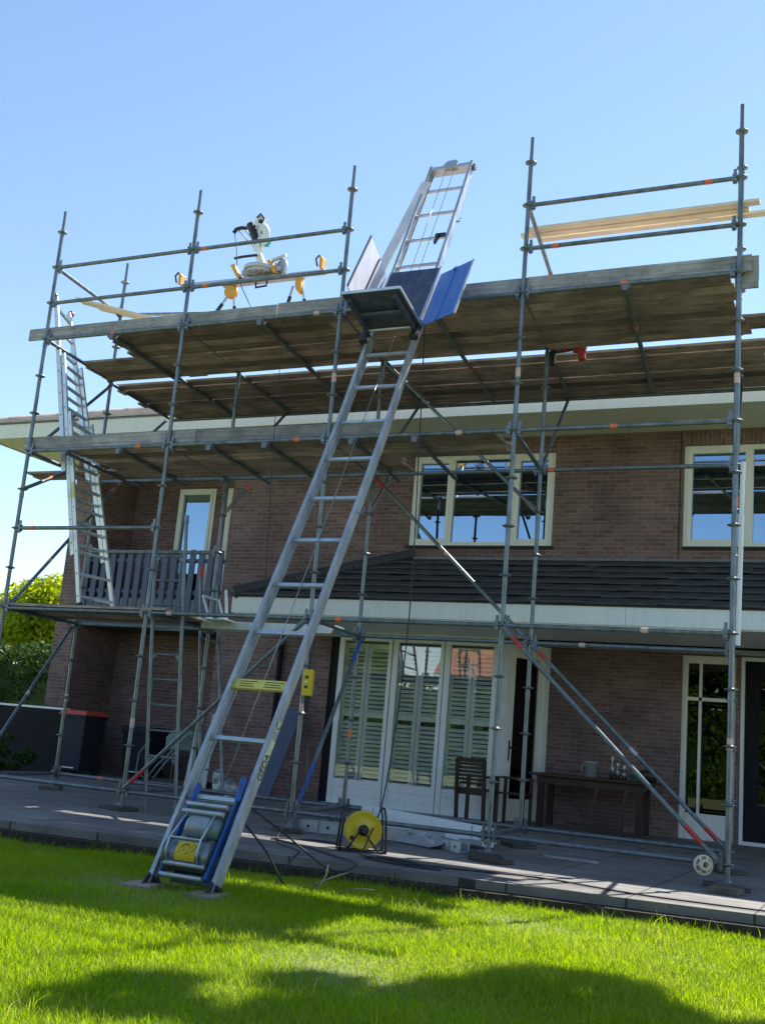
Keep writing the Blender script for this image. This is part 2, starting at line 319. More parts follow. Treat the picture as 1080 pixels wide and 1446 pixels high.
# ------------------------------------------------------------------ camera, sun, sky
Cp = V((9.92603, -10.26431, .79813)); yaw, pit, rol = .4451, .2046, .0864
fw = V((-math.sin(yaw)*math.cos(pit), math.cos(yaw)*math.cos(pit), math.sin(pit)))
r0 = V((math.cos(yaw), math.sin(yaw), 0)); u0 = r0.cross(fw)
rt = r0*math.cos(rol)+u0*math.sin(rol); up = u0*math.cos(rol)-r0*math.sin(rol)
cd = bpy.data.cameras.new('camera'); cam = bpy.data.objects.new('camera', cd); COL.objects.link(cam)
mw = Matrix((rt, up, -fw)).transposed().to_4x4(); mw.translation = Cp; cam.matrix_world = mw
cd.sensor_fit = 'HORIZONTAL'; cd.sensor_width = 36; cd.lens = 36*1548.1/1080; cd.clip_end = 3000; cd.clip_start = .05
S.camera = cam
SUN = V((.31, .77, 1.0)).normalized()
el = math.asin(SUN.z); az = math.atan2(SUN.x, SUN.y)
ld = bpy.data.lights.new('sun', 'SUN'); ld.energy = 5.0; ld.angle = math.radians(.53); ld.color = (1, .96, .88)
lo = bpy.data.objects.new('sun', ld); COL.objects.link(lo); lo.rotation_euler = (-SUN).to_track_quat('-Z', 'Y').to_euler(); lo.location = (20, 30, 40)
w = bpy.data.worlds.new('World'); S.world = w; w.use_nodes = True; nt = w.node_tree
sk = nt.nodes.new('ShaderNodeTexSky'); sk.sky_type = 'NISHITA'; sk.sun_disc = False; sk.sun_elevation = el; sk.sun_rotation = az
sk.air_density = 1.0; sk.dust_density = .05; sk.ozone_density = 1.4
nt.links.new(sk.outputs[0], nt.nodes['Background'].inputs[0]); nt.nodes['Background'].inputs[1].default_value = .12
S.view_settings.view_transform = 'Standard'; S.view_settings.look = 'None'; S.view_settings.gamma = 1; S.view_settings.exposure = 1.0
S.render.engine = 'CYCLES'; S.cycles.max_bounces = 8; S.cycles.transparent_max_bounces = 12

# ------------------------------------------------------------------ ground
G = -.2; GL = -.36
EDGE = [(-30, -6.2), (2.64, -2.33), (9.07, -1.55), (30, 1.0)]           # front edge of the patio
def edge_y(x):
    for (a, ya), (b, yb) in zip(EDGE, EDGE[1:]):
        if x <= b: return ya+(yb-ya)*(x-a)/(b-a)
    return EDGE[-1][1]
mb = MB()
gx = np.concatenate([[-400, -120, -40, -20], np.arange(-8, 20.1, .5), [30, 60, 150, 400]]); gy = np.concatenate([[-400, -150, -60, -30], np.arange(-14, 2.1, .5), [8, 30, 90, 400]])
vs = [(x, y, GL-.012*math.sin(x*1.7+y)*math.cos(y*1.3-.4*x) if -9 < x < 21 and -15 < y < 3 else GL) for y in gy for x in gx]
nx = len(gx)
mb.raw(vs, [(j*nx+i, j*nx+i+1, (j+1)*nx+i+1, (j+1)*nx+i) for j in range(len(gy)-1) for i in range(nx-1)], True)
lawn = mb.build('lawn', M['lawn'], kind='structure')
mb = MB()
mb.prism([(-3.0, edge_y(-3.0), G-.07), (30, edge_y(30), G-.07), (30, 14, G-.07), (-3.0, 14, G-.07)], (0, 0, .07))
mb.build('patio', M['patio'], kind='structure')
mb = MB()
mb.prism([(-3.0, edge_y(-3.0)+.03, GL-.2), (30, edge_y(30)+.03, GL-.2), (30, 13.9, GL-.2), (-3.0, 13.9, GL-.2)], (0, 0, G-.074-GL+.2))
mb.build('patio_base', M['concrete'], kind='structure')
mb = MB()
mb.prism([(-3.1, edge_y(-3.1)-.1, GL-.1), (30, edge_y(30)-.1, GL-.1), (30, edge_y(30)+.02, GL-.1), (-3.1, edge_y(-3.1)+.02, GL-.1)], (0, 0, .185))
mb.build('soil_border', M['soil'], kind='structure')

# grass blades
def grass(n, x0, x1, y0, y1, hmin, hmax, width, keep):
    x = RNG.uniform(x0, x1, n); y = RNG.uniform(y0, y1, n); k = keep(x, y); x = x[k]; y = y[k]; n = len(x)
    cl = .5+.5*np.sin(x*3.1+1.3*np.sin(y*2.3))*np.cos(y*2.7+.8*np.sin(x*1.9))
    h = RNG.uniform(hmin, hmax, n)*(.65+.6*cl)*RNG.choice([1, 1, 1, 1.35], n)
    a = RNG.uniform(0, 2*np.pi, n); ww = width*RNG.uniform(.6, 1.3, n)
    ln = h*RNG.uniform(.15, .9, n); b = a+RNG.uniform(-.8, .8, n)+np.pi/2
    dx, dy = np.cos(a)*ww/2, np.sin(a)*ww/2; lx, ly = np.cos(b)*ln, np.sin(b)*ln
    z = np.full(n, GL-.012)
    P = np.empty((n, 5, 3))
    P[:, 0] = np.stack([x-dx, y-dy, z], 1); P[:, 1] = np.stack([x+dx, y+dy, z], 1)
    P[:, 2] = np.stack([x-dx*.75+lx*.35, y-dy*.75+ly*.35, z+h*.6], 1); P[:, 3] = np.stack([x+dx*.75+lx*.35, y+dy*.75+ly*.35, z+h*.6], 1)
    P[:, 4] = np.stack([x+lx, y+ly, z+h*RNG.uniform(.82, 1, n)], 1)
    return P.reshape(-1, 3)
def eyv(x): return np.interp(x, [e[0] for e in EDGE], [e[1] for e in EDGE])
def frust(x, y):
    rel = np.stack([x-Cp.x, y-Cp.y], 1); d = np.hypot(rel[:, 0], rel[:, 1])
    return d
def infr(x, y):
    d = np.stack([x-Cp.x, y-Cp.y, np.full(len(x), GL-Cp.z)], 1); z = d@np.array(fw); u = d@np.array(rt)/np.maximum(z, .1)
    return (z > .5) & (np.abs(u) < .47)
def keepA(x, y):
    dens = np.clip(1.2-.06*np.hypot(x-Cp.x, y-Cp.y), .35, 1)*np.where(infr(x, y), 1, .22)
    patch = .5+.5*np.sin(x*2.3+1.7*np.sin(y*1.9+.5))*np.sin(y*3.1+1.1*np.cos(x*1.3))
    foot = np.exp(-(((x-5.5)/.7)**2+((y+3.6)/.5)**2))
    return (y < eyv(x)-.06) & (RNG.uniform(0, 1, len(x)) < dens*(.72+.28*patch)*(1-.5*foot))
PA = grass(2300000, -1, 13, -9, -1, .028, .066, .0042, keepA)
PB = grass(22000, -3, 14, -3.2, -1, .05, .14, .005, lambda x, y: (y < eyv(x)-.04) & (y > eyv(x)-.22) & (np.sin(x*5.3)+np.sin(x*2.1+1)+RNG.uniform(-1, 1, len(x)) > -.2))
PD = grass(9000, 2, 12, -9, -1.6, .08, .13, .005, lambda x, y: (y < eyv(x)-.2) & (np.sin(x*4.1+y*1.7)*np.cos(y*3.3-x) > .35))
P = np.concatenate([PA, PB, PD]); nb = len(P)//5
idx = np.arange(nb)[:, None]*5
tri = np.concatenate([idx+[0, 1, 3], idx+[0, 3, 2], idx+[2, 3, 4]], 1).reshape(-1)
me = bpy.data.meshes.new('grass'); me.vertices.add(nb*5); me.vertices.foreach_set('co', P.reshape(-1).astype(np.float32))
me.loops.add(nb*9); me.loops.foreach_set('vertex_index', tri.astype(np.int32))
me.polygons.add(nb*3); me.polygons.foreach_set('loop_start', np.arange(0, nb*9, 3, dtype=np.int32)); me.polygons.foreach_set('loop_total', np.full(nb*3, 3, dtype=np.int32))
me.materials.append(M['grass']); me.update(calc_edges=True); me.validate()
go = bpy.data.objects.new('grass', me); COL.objects.link(go); go['kind'] = 'stuff'
tag(go, 'green sunlit lawn grass with longer blades along the patio edge', 'grass')

# leaf clouds
def leaves(name, blobs, n, size, mat, parent=None):
    vs = []; fs = []
    wts = np.array([b[1][0]*b[1][1]*b[1][2] for b in blobs])**.67; wts /= wts.sum()
    ids = RNG.choice(len(blobs), n, p=wts)
    d = RNG.normal(size=(n, 3)); d /= np.linalg.norm(d, axis=1)[:, None]
    rr = RNG.uniform(.55, 1.08, n)**.6
    cen = np.array([b[0] for b in blobs])[ids]; rad = np.array([b[1] for b in blobs])[ids]
    c = cen+d*rad*rr[:, None]; c[:, 2] = np.maximum(c[:, 2], GL+.02)
    nr = d+RNG.normal(size=(n, 3))*.7; nr /= np.linalg.norm(nr, axis=1)[:, None]
    t = np.cross(nr, RNG.normal(size=(n, 3))); t /= np.linalg.norm(t, axis=1)[:, None]; bb = np.cross(nr, t)
    s = size*RNG.uniform(.6, 1.3, n)[:, None]
    P = np.stack([c-t*s, c+bb*s*.45, c+t*s, c-bb*s*.45], 1).reshape(-1, 3)
    me = bpy.data.meshes.new(name); me.vertices.add(4*n); me.vertices.foreach_set('co', P.reshape(-1).astype(np.float32))
    me.loops.add(4*n); me.loops.foreach_set('vertex_index', np.arange(4*n, dtype=np.int32))
    me.polygons.add(n); me.polygons.foreach_set('loop_start', np.arange(0, 4*n, 4, dtype=np.int32)); me.polygons.foreach_set('loop_total', np.full(n, 4, dtype=np.int32))
    me.materials.append(mat); me.update(calc_edges=True)
    o = bpy.data.objects.new(name, me); COL.objects.link(o)
    if parent: o.parent = parent; o.matrix_parent_inverse = par_inv(parent)
    return o
def rblobs(c, R, n, r):
    out = []
    for _ in range(n):
        d = V(RNG.normal(size=3)).normalized()*random.uniform(.3, 1)
        q = random.uniform(.7, 1.25)*r
        out.append(((c[0]+d.x*R[0], c[1]+d.y*R[1], c[2]+d.z*R[2]), (q, q, q*.8)))
    return out
def tree(base, h, c, R, n, r, nl, size, mat, label, name='tree', cat='tree', tr=.16):
    t = empty(name, base, label, cat)
    bl = rblobs(c, R, n, r)
    leaves('crown', bl, nl, size, mat, t)
    mb = MB(); b = V(base); top = V(c)
    pts = [b+(top-b)*k/6+V((random.uniform(-.1, .1), random.uniform(-.1, .1), 0))*(k > 0) for k in range(7)]
    for k in range(6): mb.tube(pts[k], pts[k+1], tr*(1-k*.12), 9, tr*(1-(k+1)*.12), False)
    for (q, rr) in bl[:14]: mb.tube(pts[random.randint(2, 5)], q, tr*.35, 6, tr*.08, False)
    mb.build('trunk', M['bark'], t)
    return t
# ---- left background
tree((-10.5, 13, GL), 4, (-10.4, 13, 2.7), (2.4, 1.8, 1.5), 26, .8, 26000, .085, M['leaf_bright'], 'bright yellow-green leafy tree behind the hedge on the left', tr=.12)
tree((-14.5, 19, GL), 4, (-14.5, 19, 2.4), (3.0, 2.0, 1.8), 22, 1.0, 16000, .10, M['leaf_bright'], 'further pale green tree at the far left edge', tr=.14)
hd = leaves('hedge', [((-9.5+.55*i+random.uniform(-.1, .1), 8.8+random.uniform(-.25, .25), z+random.uniform(-.15, .15)), (.5, .5, .5)) for i in range(9) for z in (.1, .7, 1.3, 1.75)], 30000, .055, M['leaf_dark'])
mbh = MB(); mbh.box(-9.6, -4.75, 8.55, 9.05, GL-.05, 1.75); core = mbh.build('hedge_core', M['leaf_dark'], hd)
tag(hd, 'dark green clipped hedge beyond the brick pier', 'hedge')
sh = leaves('shrub', rblobs((-3.1, 3.2, .0), (1.0, .5, .38), 46, .10)+rblobs((-3.2, 3.2, .25), (.8, .4, .35), 14, .06), 6000, .035, M['leaf_dark'])
tag(sh, 'low dark shrub in the shade at the left edge', 'shrub')
# ---- shade tree to the right, above the frame
st = empty('shade_tree', (13.2, -2.6, GL), 'large garden tree standing to the right, shading the front lawn', 'tree')
bl = rblobs((11.6, .55, 8.1), (1.6, 1.7, 1.0), 34, .4)+rblobs((10.2, .9, 8.3), (.9, .5, .6), 7, .3)
leaves('crown', bl, 11000, .12, M['leaf'], st)
mb = MB(); mb.tube((13.2, -2.6, GL), (12.6, -2.6, 6.8), .2, 10, .13); mb.tube((12.6, -2.6, 6.8), (11.3, -1.0, 8.2), .12, 8, .05)
for (q, rr) in bl[:12]: mb.tube((12.0, -1.8, 7.5), q, .05, 6, .015, False)
mb.build('trunk', M['bark'], st)
# ---- garden behind the camera, seen mirrored in the glass
mb = MB(); hb = leaves('hedge', [((-14+1.1*i, -22+random.uniform(-.3, .3), z), (.8, .7, .7)) for i in range(40) for z in (.3, 1.2, 2.0, 2.9)], 32000, .14, M['leaf'])
mb.box(-14.6, 30, -22.4, -21.6, GL-.05, 3.0); mb.build('hedge_core', M['leaf_dark'], hb)
tag(hb, 'tall green hedge closing the far end of the garden', 'hedge')
for i, (x, y, h) in enumerate([(-17.5, -25, 4.4), (-12.6, -24.5, 4.1), (-1.0, -25, 4.2), (1.5, -26, 4.6), (6.5, -25, 4.0)]):
    tree((x, y, GL), h, (x, y, h), (2.3, 1.4, 2.2), 20, 1.0, 9000, .2, M['leaf'], ['broad green tree behind the garden hedge, furthest to the left', 'full green tree just left of the orange roofed house', 'full green tree just right of the orange roofed house', 'tallest green tree behind the garden hedge', 'rounded green tree behind the right part of the hedge'][i])
nh = empty('house', (-7.2, -33, GL), 'neighbouring brick house with an orange tiled roof beyond the hedge', 'house')
mb = MB(); mb.box(-10.2, -4.2, -37, -30, GL, 4.2); mb.build('wall', M['brick'], nh)
mb = MB(); mb.prism([(-10.5, -29.4, 4.2), (-10.5, -37.6, 4.2), (-10.5, -33.5, 7.6)], (6.6, 0, 0)); mb.build('roof', M['orange_tile'], nh)
for x in (-9.7, -7.8, -5.9):
    for z in (.5, 2.8):
        if z == .5 and x == -7.8: continue
        mb = MB(); mb.box(x, x+1.3, -29.99, -29.94, z, z+1.1); wf = mb.build('window', M['white_paint'], nh)
        mb = MB(); mb.box(x+.08, x+1.22, -29.93, -29.925, z+.08, z+1.02); mb.build('pane', M['black_frame'], wf)
mb = MB(); mb.box(-7.7, -6.7, -29.99, -29.93, GL, 1.95); mb.build('door', M['anthracite'], nh)
fe = empty('garden_fence', (12, -20.5, GL), 'grey board fence at the end of the garden', 'fence')
mb = MB()
for i in range(40): mb.box(8.0+i*.15, 8.14+i*.15, -20.5, -20.48, GL, 1.5)
mb.build('panel', M['toe'], fe)
mb = MB()
for i in range(4): mb.box(8.0+i*1.98, 8.09+i*1.98, -20.6, -20.505, GL, 1.55)
mb.build('post', M['toe'], fe)

# ================================================================== HOUSE
house = empty('brick_house', (2, 6, G), 'two-storey red-brown brick house with cream eaves behind the scaffold', 'house')
YW = 5.2; YL = 6.2
def wall(mb, x0, x1, z0, z1, y0, y1, holes=()):
    xs = sorted({x0, x1, *[h[0] for h in holes], *[h[1] for h in holes]}); zs = sorted({z0, z1, *[h[2] for h in holes], *[h[3] for h in holes]})
    for a, b in zip(xs, xs[1:]):
        run = None
        for c, d in zip(zs, zs[1:]):
            if any(h[0] <= a and b <= h[1] and h[2] <= c and d <= h[3] for h in holes):
                if run: mb.box(a, b, y0, y1, *run); run = None
            else: run = (run[0], d) if run else (c, d)
        if run: mb.box(a, b, y0, y1, *run)
W1 = (3.04, 5.35, 3.81, 5.25); W2 = (7.24, 9.7, 3.81, 5.28)
mb = MB()
wall(mb, -.3, 13, 2.42, 5.60, YW, YW+.3, [W1, W2])                      # upper front wall
mb.box(-.3, 1.86, YW, YW+.3, G-.1, 2.419)                                 # brick left of the sliding doors
mb.box(-.3, -.02, YW+.301, 6.5, G-.1, 5.62)                                # right reveal of the loggia
wall(mb, -3.34, -.3, G-.1, 5.62, 6.5, 6.8, [(-2.34, -1.52, 2.72, 5.13), (-1.26, -.5, 2.72, 5.13)])
mb.box(-3.75, -3.341, YW, 12, G-.1, 5.62)                                  # left side wall and pier
wall(mb, 5.1, 13, G-.1, 2.42, YL, YL+.3, [(7.12, 7.88, G-.1, 2.39), (7.95, 9.2, G-.1, 2.39)])
mb.box(13.0, 13.3, YW, 12, G-.1, 5.62); mb.box(-3.34, 13, 12, 12.3, G-.1, 5.62)
front = mb.build('brick_wall', M['brick'], house)
mb = MB(); wall(mb, 7.2, 9.75, 5.284, 5.58, YW-.004, YW+.01); mb.build('soldier_course', M['soldier'], house)
mb = MB(); mb.box(7.185, 7.2, YW-.006, YW, 3.4, 5.6); mb.build('movement_joint', M['dark_joint'], house); mb = MB(); mb.tube((.98, YW-.05, G), (.98, YW-.05, 2.42), .042, 12); mb.build('wall_shade_tube', M['black_frame'], house)  # second piece: dark upright tube put in for the vertical shading on the brick
mb = MB(); mb.box(-.02, 13, YW+.3, 12, 2.46, 2.66); mb.box(-3.34, -.3, 6.8, 12, 2.46, 2.66)
mb.box(-.3, 13, YW+.3, 12, 5.56, 5.6); mb.build('interior_floor', M['interior'], house)
mb = MB(); mb.box(3.0, 3.1, 8.6, 12, G, 5.5); mb.box(4.9, 5.0, 6.6, 12, G, 2.4); mb.box(6.2, 6.3, 5.5, 12, 2.7, 5.5); mb.build('interior_wall', M['interior'], house)
# ---- eaves and main roof
XL = -4.9; YE = 3.98
mb = MB(); mb.box(XL, 14.5, YE, YE+.03, 5.495, 5.75); mb.box(XL, XL+.03, YE+.03, 13.2, 5.495, 5.75); mb.build('eaves_fascia', M['fascia'], house)
mb = MB(); mb.box(XL+.03, 14.5, YE+.03, YW+.0, 5.51, 5.53); mb.box(XL+.03, -3.75, YW, 13.2, 5.51, 5.53); mb.box(-3.341, -.3, YW, 6.5, 5.51, 5.53)
mb.build('soffit', M['soffit'], house)
mb = MB(); mb.box(XL-.02, 14.5, YE-.02, YE+.06, 5.752, 5.772); mb.box(XL-.02, XL+.07, YE+.06, 13.2, 5.752, 5.772); mb.build('roof_edge_trim', M['steel_dark'], house)
pit = math.tan(math.radians(21)); D = 4.3
mb = MB()
rows = 14
for r in range(rows):
    a0 = D*r/rows; a1 = D*(r+1)/rows+.03; h0 = a0*pit+.045; h1 = a1*pit+.005
    for (x, y0_) in ((None, None),):
        xa0, xa1 = XL-.05+a0, XL-.05+a1
        mb.face([(xa0, YE-.04+a0, 5.77+h0), (14.6, YE-.04+a0, 5.77+h0), (14.6, YE-.04+a1, 5.77+h1), (xa1, YE-.04+a1, 5.77+h1)])
        mb.face([(xa0, YE-.04+a0, 5.77+h0-.04), (14.6, YE-.04+a0, 5.77+h0-.04), (14.6, YE-.04+a0, 5.77+h0), (xa0, YE-.04+a0, 5.77+h0)])
        ya = 13.0-a0; yb = 13.0-a1
        mb.face([(xa0, ya, 5.77+h0), (xa0, YE-.04+a0, 5.77+h0), (xa1, YE-.04+a1, 5.77+h1), (xa1, yb, 5.77+h1)])
        mb.face([(xa0, ya, 5.77+h0-.04), (xa0, YE-.04+a0, 5.77+h0-.04), (xa0, YE-.04+a0, 5.77+h0), (xa0, ya, 5.77+h0)])
ridge = 5.77+D*pit
mb.face([(14.6, 13.0, 5.77), (XL-.05, 13.0, 5.77), (XL-.05+D, 13-D, ridge), (14.6, 13-D, ridge)])
roof = mb.build('roof', M['main_tile'], house)
mb = MB()
for k in range(15):
    a = D*k/15; b = D*(k+1)/15+.04
    mb.tube((XL-.02+a, YE-.03+a, 5.80+a*pit), (XL-.02+b, YE-.03+b, 5.80+b*pit), .085, 8, .07)
mb.build('hip_tiles', M['main_tile'], roof)
# ---- canopy over the terrace
YC = 3.3; XC = 1.17; z0c, z1c = 2.69, 3.60
mb = MB(); nr = 7
for r in range(nr):
    a0 = r/nr; a1 = (r+1)/nr
    y0_ = YC-.05+(YW-YC+.05)*a0; y1_ = YC-.05+(YW-YC+.05)*a1+.03
    za = z0c+(z1c-z0c)*a0+.03; zb = z0c+(z1c-z0c)*a1
    x = XC-.05+(y0_-YC+.05) - (0 if r % 2 else .15)
    xs0 = XC+(y0_-YC)
    while x < 13:
        xe = x+.298; j = RNG.uniform(-.004, .006); t = RNG.uniform(-.004, .004)
        xa = max(x, xs0); xb = xe
        if xb-xa > .05:
            xa2 = max(x, XC+(y1_-YC)) if x < XC+(y1_-YC) else x
            if xa2 > xb-.01: xa2 = xb-.01
            P = [(xa, y0_, za+j), (xb, y0_, za+j+t), (xb, y1_, zb+j+t), (xa2, y1_, zb+j)]
            Q = [(p[0], p[1], p[2]-.026) for p in P]
            mb.raw(P+Q, [(0, 1, 2, 3), (4, 5, 1, 0), (5, 6, 2, 1), (7, 4, 0, 3)])
        x += .302
mb.face([(XC-.02, YC-.05, z0c-.02), (XC-.02, YW, z0c-.02), (XC+(YW-YC), YW, z1c-.02)])
mb.face([(XC-.02, YC-.02, z0c-.04), (13, YC-.02, z0c-.04), (13, YW, z1c-.06), (XC+(YW-YC), YW, z1c-.06)])
crf = mb.build('canopy_roof', M['tile'], house)
mb = MB()
for k in range(6):
    a = (YW-YC)*k/6; b = (YW-YC)*(k+1)/6+.05; sl = (z1c-z0c)/(YW-YC)
    mb.tube((XC+a, YC-.03+a, z0c+.03+a*sl), (XC+b, YC-.03+b, z0c+.045+b*sl), .105, 10, .085)
mb.build('hip_tiles', M['tile'], crf)
mb = MB(); mb.box(1.5+XC, 13, YW-.03, YW, z1c-.01, z1c+.03); mb.build('lead_flashing', M['steel_dark'], crf)
mb = MB()
xx = XC
for ln_ in (1.55, 2.1, 2.1, 2.1, 2.1, 2.1):
    mb.box(xx, min(xx+ln_-.004, 13), YC-.03, YC, 2.435, 2.665); xx += ln_
mb.box(XC, XC+.03, YC, YW-.001, 2.435, 2.665); mb.build('canopy_fascia', M['canopy_white'], house)
mb = MB(); mb.box(XC-.01, 13, YC-.055, YC-.028, 2.667, 2.688); mb.build('canopy_drip_edge', M['dark_joint'], house)
mb = MB(); mb.box(XC+.03, 13, YC, YL, 2.42, 2.436); mb.build('canopy_soffit', M['cream_paint'], house)
# ---- windows
def win(name, x0, x1, z0, z1, y, cols, fw_=.07, sash=(), glassm='glass', fm='cream_paint', depth=.09, mull=.06, parent=house, bottom=0, sl=.045):
    mb = MB()
    mb.box(x0, x0+fw_, y, y+depth, z0, z1); mb.box(x1-fw_, x1, y, y+depth, z0, z1)
    mb.box(x0+fw_, x1-fw_, y, y+depth, z1-fw_, z1); mb.box(x0+fw_, x1-fw_, y-.01, y+depth, z0, z0+fw_*.9)
    for c in cols: mb.box(c-mull/2, c+mull/2, y, y+depth, z0+fw_*.9, z1-fw_)
    f = mb.build(name, M[fm], parent, bevel=.006)
    edges = [x0+fw_]+[c for c in cols]+[x1-fw_]
    for i, (a, b) in enumerate(zip(edges, edges[1:])):
        a2 = a+(mull/2 if i else 0); b2 = b-(mull/2 if i < len(edges)-2 else 0); za, zb = z0+fw_*.9, z1-fw_
        if i in sash:
            mb = MB(); q = sl
            mb.box(a2-.012, a2+q, y-.014, y+.07, za-.012, zb+.012); mb.box(b2-q, b2+.012, y-.014, y+.07, za-.012, zb+.012)
            mb.box(a2+q, b2-q, y-.013, y+.07, zb-q, zb+.012); mb.box(a2+q, b2-q, y-.013, y+.07, za-.012, za+q)
            mb.build('sash', M[fm], f, bevel=.004); a2 += q; b2 -= q; za += q; zb -= q
        mb = MB(); mb.box(a2-.005, b2+.005, y+.045, y+.051, za-.005, zb+.005); mb.build('pane', M[glassm], f)
    return f
win('window', *W1, YW+.02, [3.70, 4.72], sash=(0, 2))
win('window', *W2, YW+.02, [8.15], sash=(0,))
mb = MB()
mb.box(W1[0]-.03, W1[1]+.03, YW-.04, YW+.03, W1[2]-.045, W1[2]-.004); mb.box(W2[0]+.01, W2[1], YW-.04, YW+.03, W2[2]-.045, W2[2]-.004); mb.build('window_sill', M['dark_joint'], house)
win('window', -2.34, -1.52, 2.72, 5.13, 6.48, [], sash=(0,)); win('window', -1.26, -.5, 2.72, 5.13, 6.48, [], sash=(0,))
# sliding doors
f0, f1 = 2.0, 4.70; posts = [2.03, 2.91, 3.78, 4.63]; zt = 2.36; zp = .17
mb = MB()
mb.box(1.86, 2.0, YW+.03, YW+.2, G, 2.42); mb.build('door_post', M['black_frame'], house)
mb = MB(); mb.box(f0, 4.70, YW, YW+.1, zt, 2.42); mb.build('door_head', M['cream_paint'], house)
mb = MB(); mb.box(4.62, 4.72, YW-.03, YW+.1, G, zt-.002); mb.build('corner_post', M['white_paint'], house)
for i in range(3):
    a = [2.0, 2.93, 3.79][i]; b = [2.91, 3.775, 4.618][i]; y = YW+.02
    mb = MB()
    mb.box(a, a+.085, y, y+.06, G+.005, zt-.002); mb.box(b-.06, b, y, y+.06, G+.005, zt-.002); mb.box(a+.085, b-.06, y, y+.06, zt-.07, zt-.002)
    d = mb.build('sliding_door', M['white_paint'], house, bevel=.004)
    mb = MB()
    for k in range(3): mb.box(a+.085, b-.06, y+.01, y+.05, G+.005+k*.123, G+.005+k*.123+.118)
    mb.box(a+.085, b-.06, y+.02, y+.045, G+.005, zp); mb.build('bottom_panel', M['white_paint'], d, bevel=.003)
    mb = MB(); mb.box(a+.08, b-.055, y+.025, y+.031, zp, zt-.065); mb.build('pane', M['glass_door'], d)
    mid = (a+b)/2
    for (s0, s1) in ((a+.05, mid-.005), (mid+.005, b-.03)):
        mb = MB(); yy = YW+.13
        mb.box(s0, s0+.06, yy, yy+.03, .0, zt-.1); mb.box(s1-.06, s1, yy, yy+.03, .0, zt-.1)
        for z in (0, 1.12, zt-.18): mb.box(s0+.06, s1-.06, yy, yy+.03, z, z+.08)
        z = .1
        while z < zt-.2:
            if not (1.05 < z < 1.22):
                mb.obox((s0+.06, yy-.02, z-.022), (s1-s0-.12, 0, 0), (0, .05, .042), (0, -.006, .007))
            z += .066
        mb.build('shutter', M['shutter'], d)
mb = MB(); mb.box(f0-.05, 4.75, YW-.08, YW+.12, G-.02, G+.004); mb.build('door_sill', M['alu_dull'], house)
# angled garden door between the sliding doors and the recessed wall
p0 = V((4.72, YW+.05, 0)); p1 = V((5.1, YL+.02, 0)); dd = (p1-p0).normalized(); Ln = (p1-p0).length
def along(t, z, o=0): return V((p0.x+dd.x*t+dd.y*o, p0.y+dd.y*t-dd.x*o, z))
mb = MB()
for (a, b) in ((0, .12), (Ln-.12, Ln)): mb.obox(along(a, G, -.05), dd*(b-a), V((dd.y, -dd.x, 0))*.1, (0, 0, 2.4-G))
mb.obox(along(.12, 2.3, -.05), dd*(Ln-.24), V((dd.y, -dd.x, 0))*.1, (0, 0, .1)); gd = mb.build('garden_door', M['white_paint'], house, bevel=.005)
mb = MB()
for (a, b, z0, z1) in ((.12, .24, G+.01, 2.3), (Ln-.24, Ln-.12, G+.01, 2.3), (.24, Ln-.24, 2.17, 2.3), (.24, Ln-.24, G+.01, .12)):
    mb.obox(along(a, z0, -.02), dd*(b-a), V((dd.y, -dd.x, 0))*.05, (0, 0, z1-z0))
mb.build('leaf', M['cream_paint'], gd)
mb = MB(); mb.obox(along(.24, .12, 0), dd*(Ln-.48), V((dd.y, -dd.x, 0))*.006, (0, 0, 2.05)); mb.build('pane', M['glass_dark'], gd)
mb = MB(); mb.tube(along(.18, .85, .03), along(.18, .85, .08), .012, 8); mb.tube(along(.18, .85, .08), along(.31, .85, .08), .011, 8); mb.box(along(.18, .75, .03).x-.015, along(.18, .75, .03).x+.015, along(.18, .75, .03).y-.01, along(.18, .75, .03).y+.01, .66, .95); mb.build('handle', M['black'], gd)
# recessed terrace window and black door
mb = MB(); y = YL+.05
mb.box(7.12, 7.2, y, y+.1, G, 2.39); mb.box(7.8, 7.88, y, y+.1, G, 2.39); mb.box(7.2, 7.8, y, y+.1, 2.28, 2.39); mb.box(7.2, 7.8, y-.005, y+.08, G, .16)
tw = mb.build('window', M['cream_paint'], house, bevel=.005)
mb = MB(); mb.box(7.2, 7.8, y+.05, y+.056, .16, 2.28); mb.build('pane', M['glass_dark'], tw)
mb = MB(); mb.box(7.2, 7.8, y+.01, y+.045, 1.74, 1.79); mb.box(7.36, 7.40, y+.01, y+.044, .16, 2.28); mb.build('glazing_bar', M['cream_paint'], tw)
mb = MB(); mb.box(7.95, 8.0, y-.06, y+.08, G, 2.39); mb.box(8.0, 9.2, y-.06, y+.08, 2.34, 2.39); mb.box(8.0, 9.2, y-.06, y+.08, G, G+.05); bd = mb.build('black_door', M['white_paint'], house, bevel=.004)
mb = MB(); mb.box(8.0, 8.2, y, y+.06, G+.05, 2.34); mb.box(8.2, 9.2, y, y+.06, 2.1, 2.34); mb.box(8.2, 9.2, y, y+.06, G+.05, .35); mb.build('leaf', M['black_frame'], bd)
mb = MB(); mb.box(8.2, 9.2, y+.03, y+.036, .35, 2.1); mb.build('pane', M['glass_dark'], bd)
# ---- balcony
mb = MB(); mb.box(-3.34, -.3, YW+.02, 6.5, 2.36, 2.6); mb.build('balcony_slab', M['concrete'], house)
mb = MB(); x = -3.31
while x < -.42:
    h = RNG.uniform(-.008, .008); mb.box(x, x+.115, YW+.03, YW+.055, 2.63+h, 3.72+h); x += .188
for z in (2.95, 3.5): mb.box(-3.335, -.305, YW+.056, YW+.095, z, z+.07)
mb.build('balcony_railing', M['anthracite'], house, bevel=.003)
mb = MB(); mb.box(-3.33, -.31, YW+.12, YW+.16, 2.601, 2.87); mb.build('balcony_pale_strip', M['white_paint'], house)  # pale strip behind the foot of the railing boards

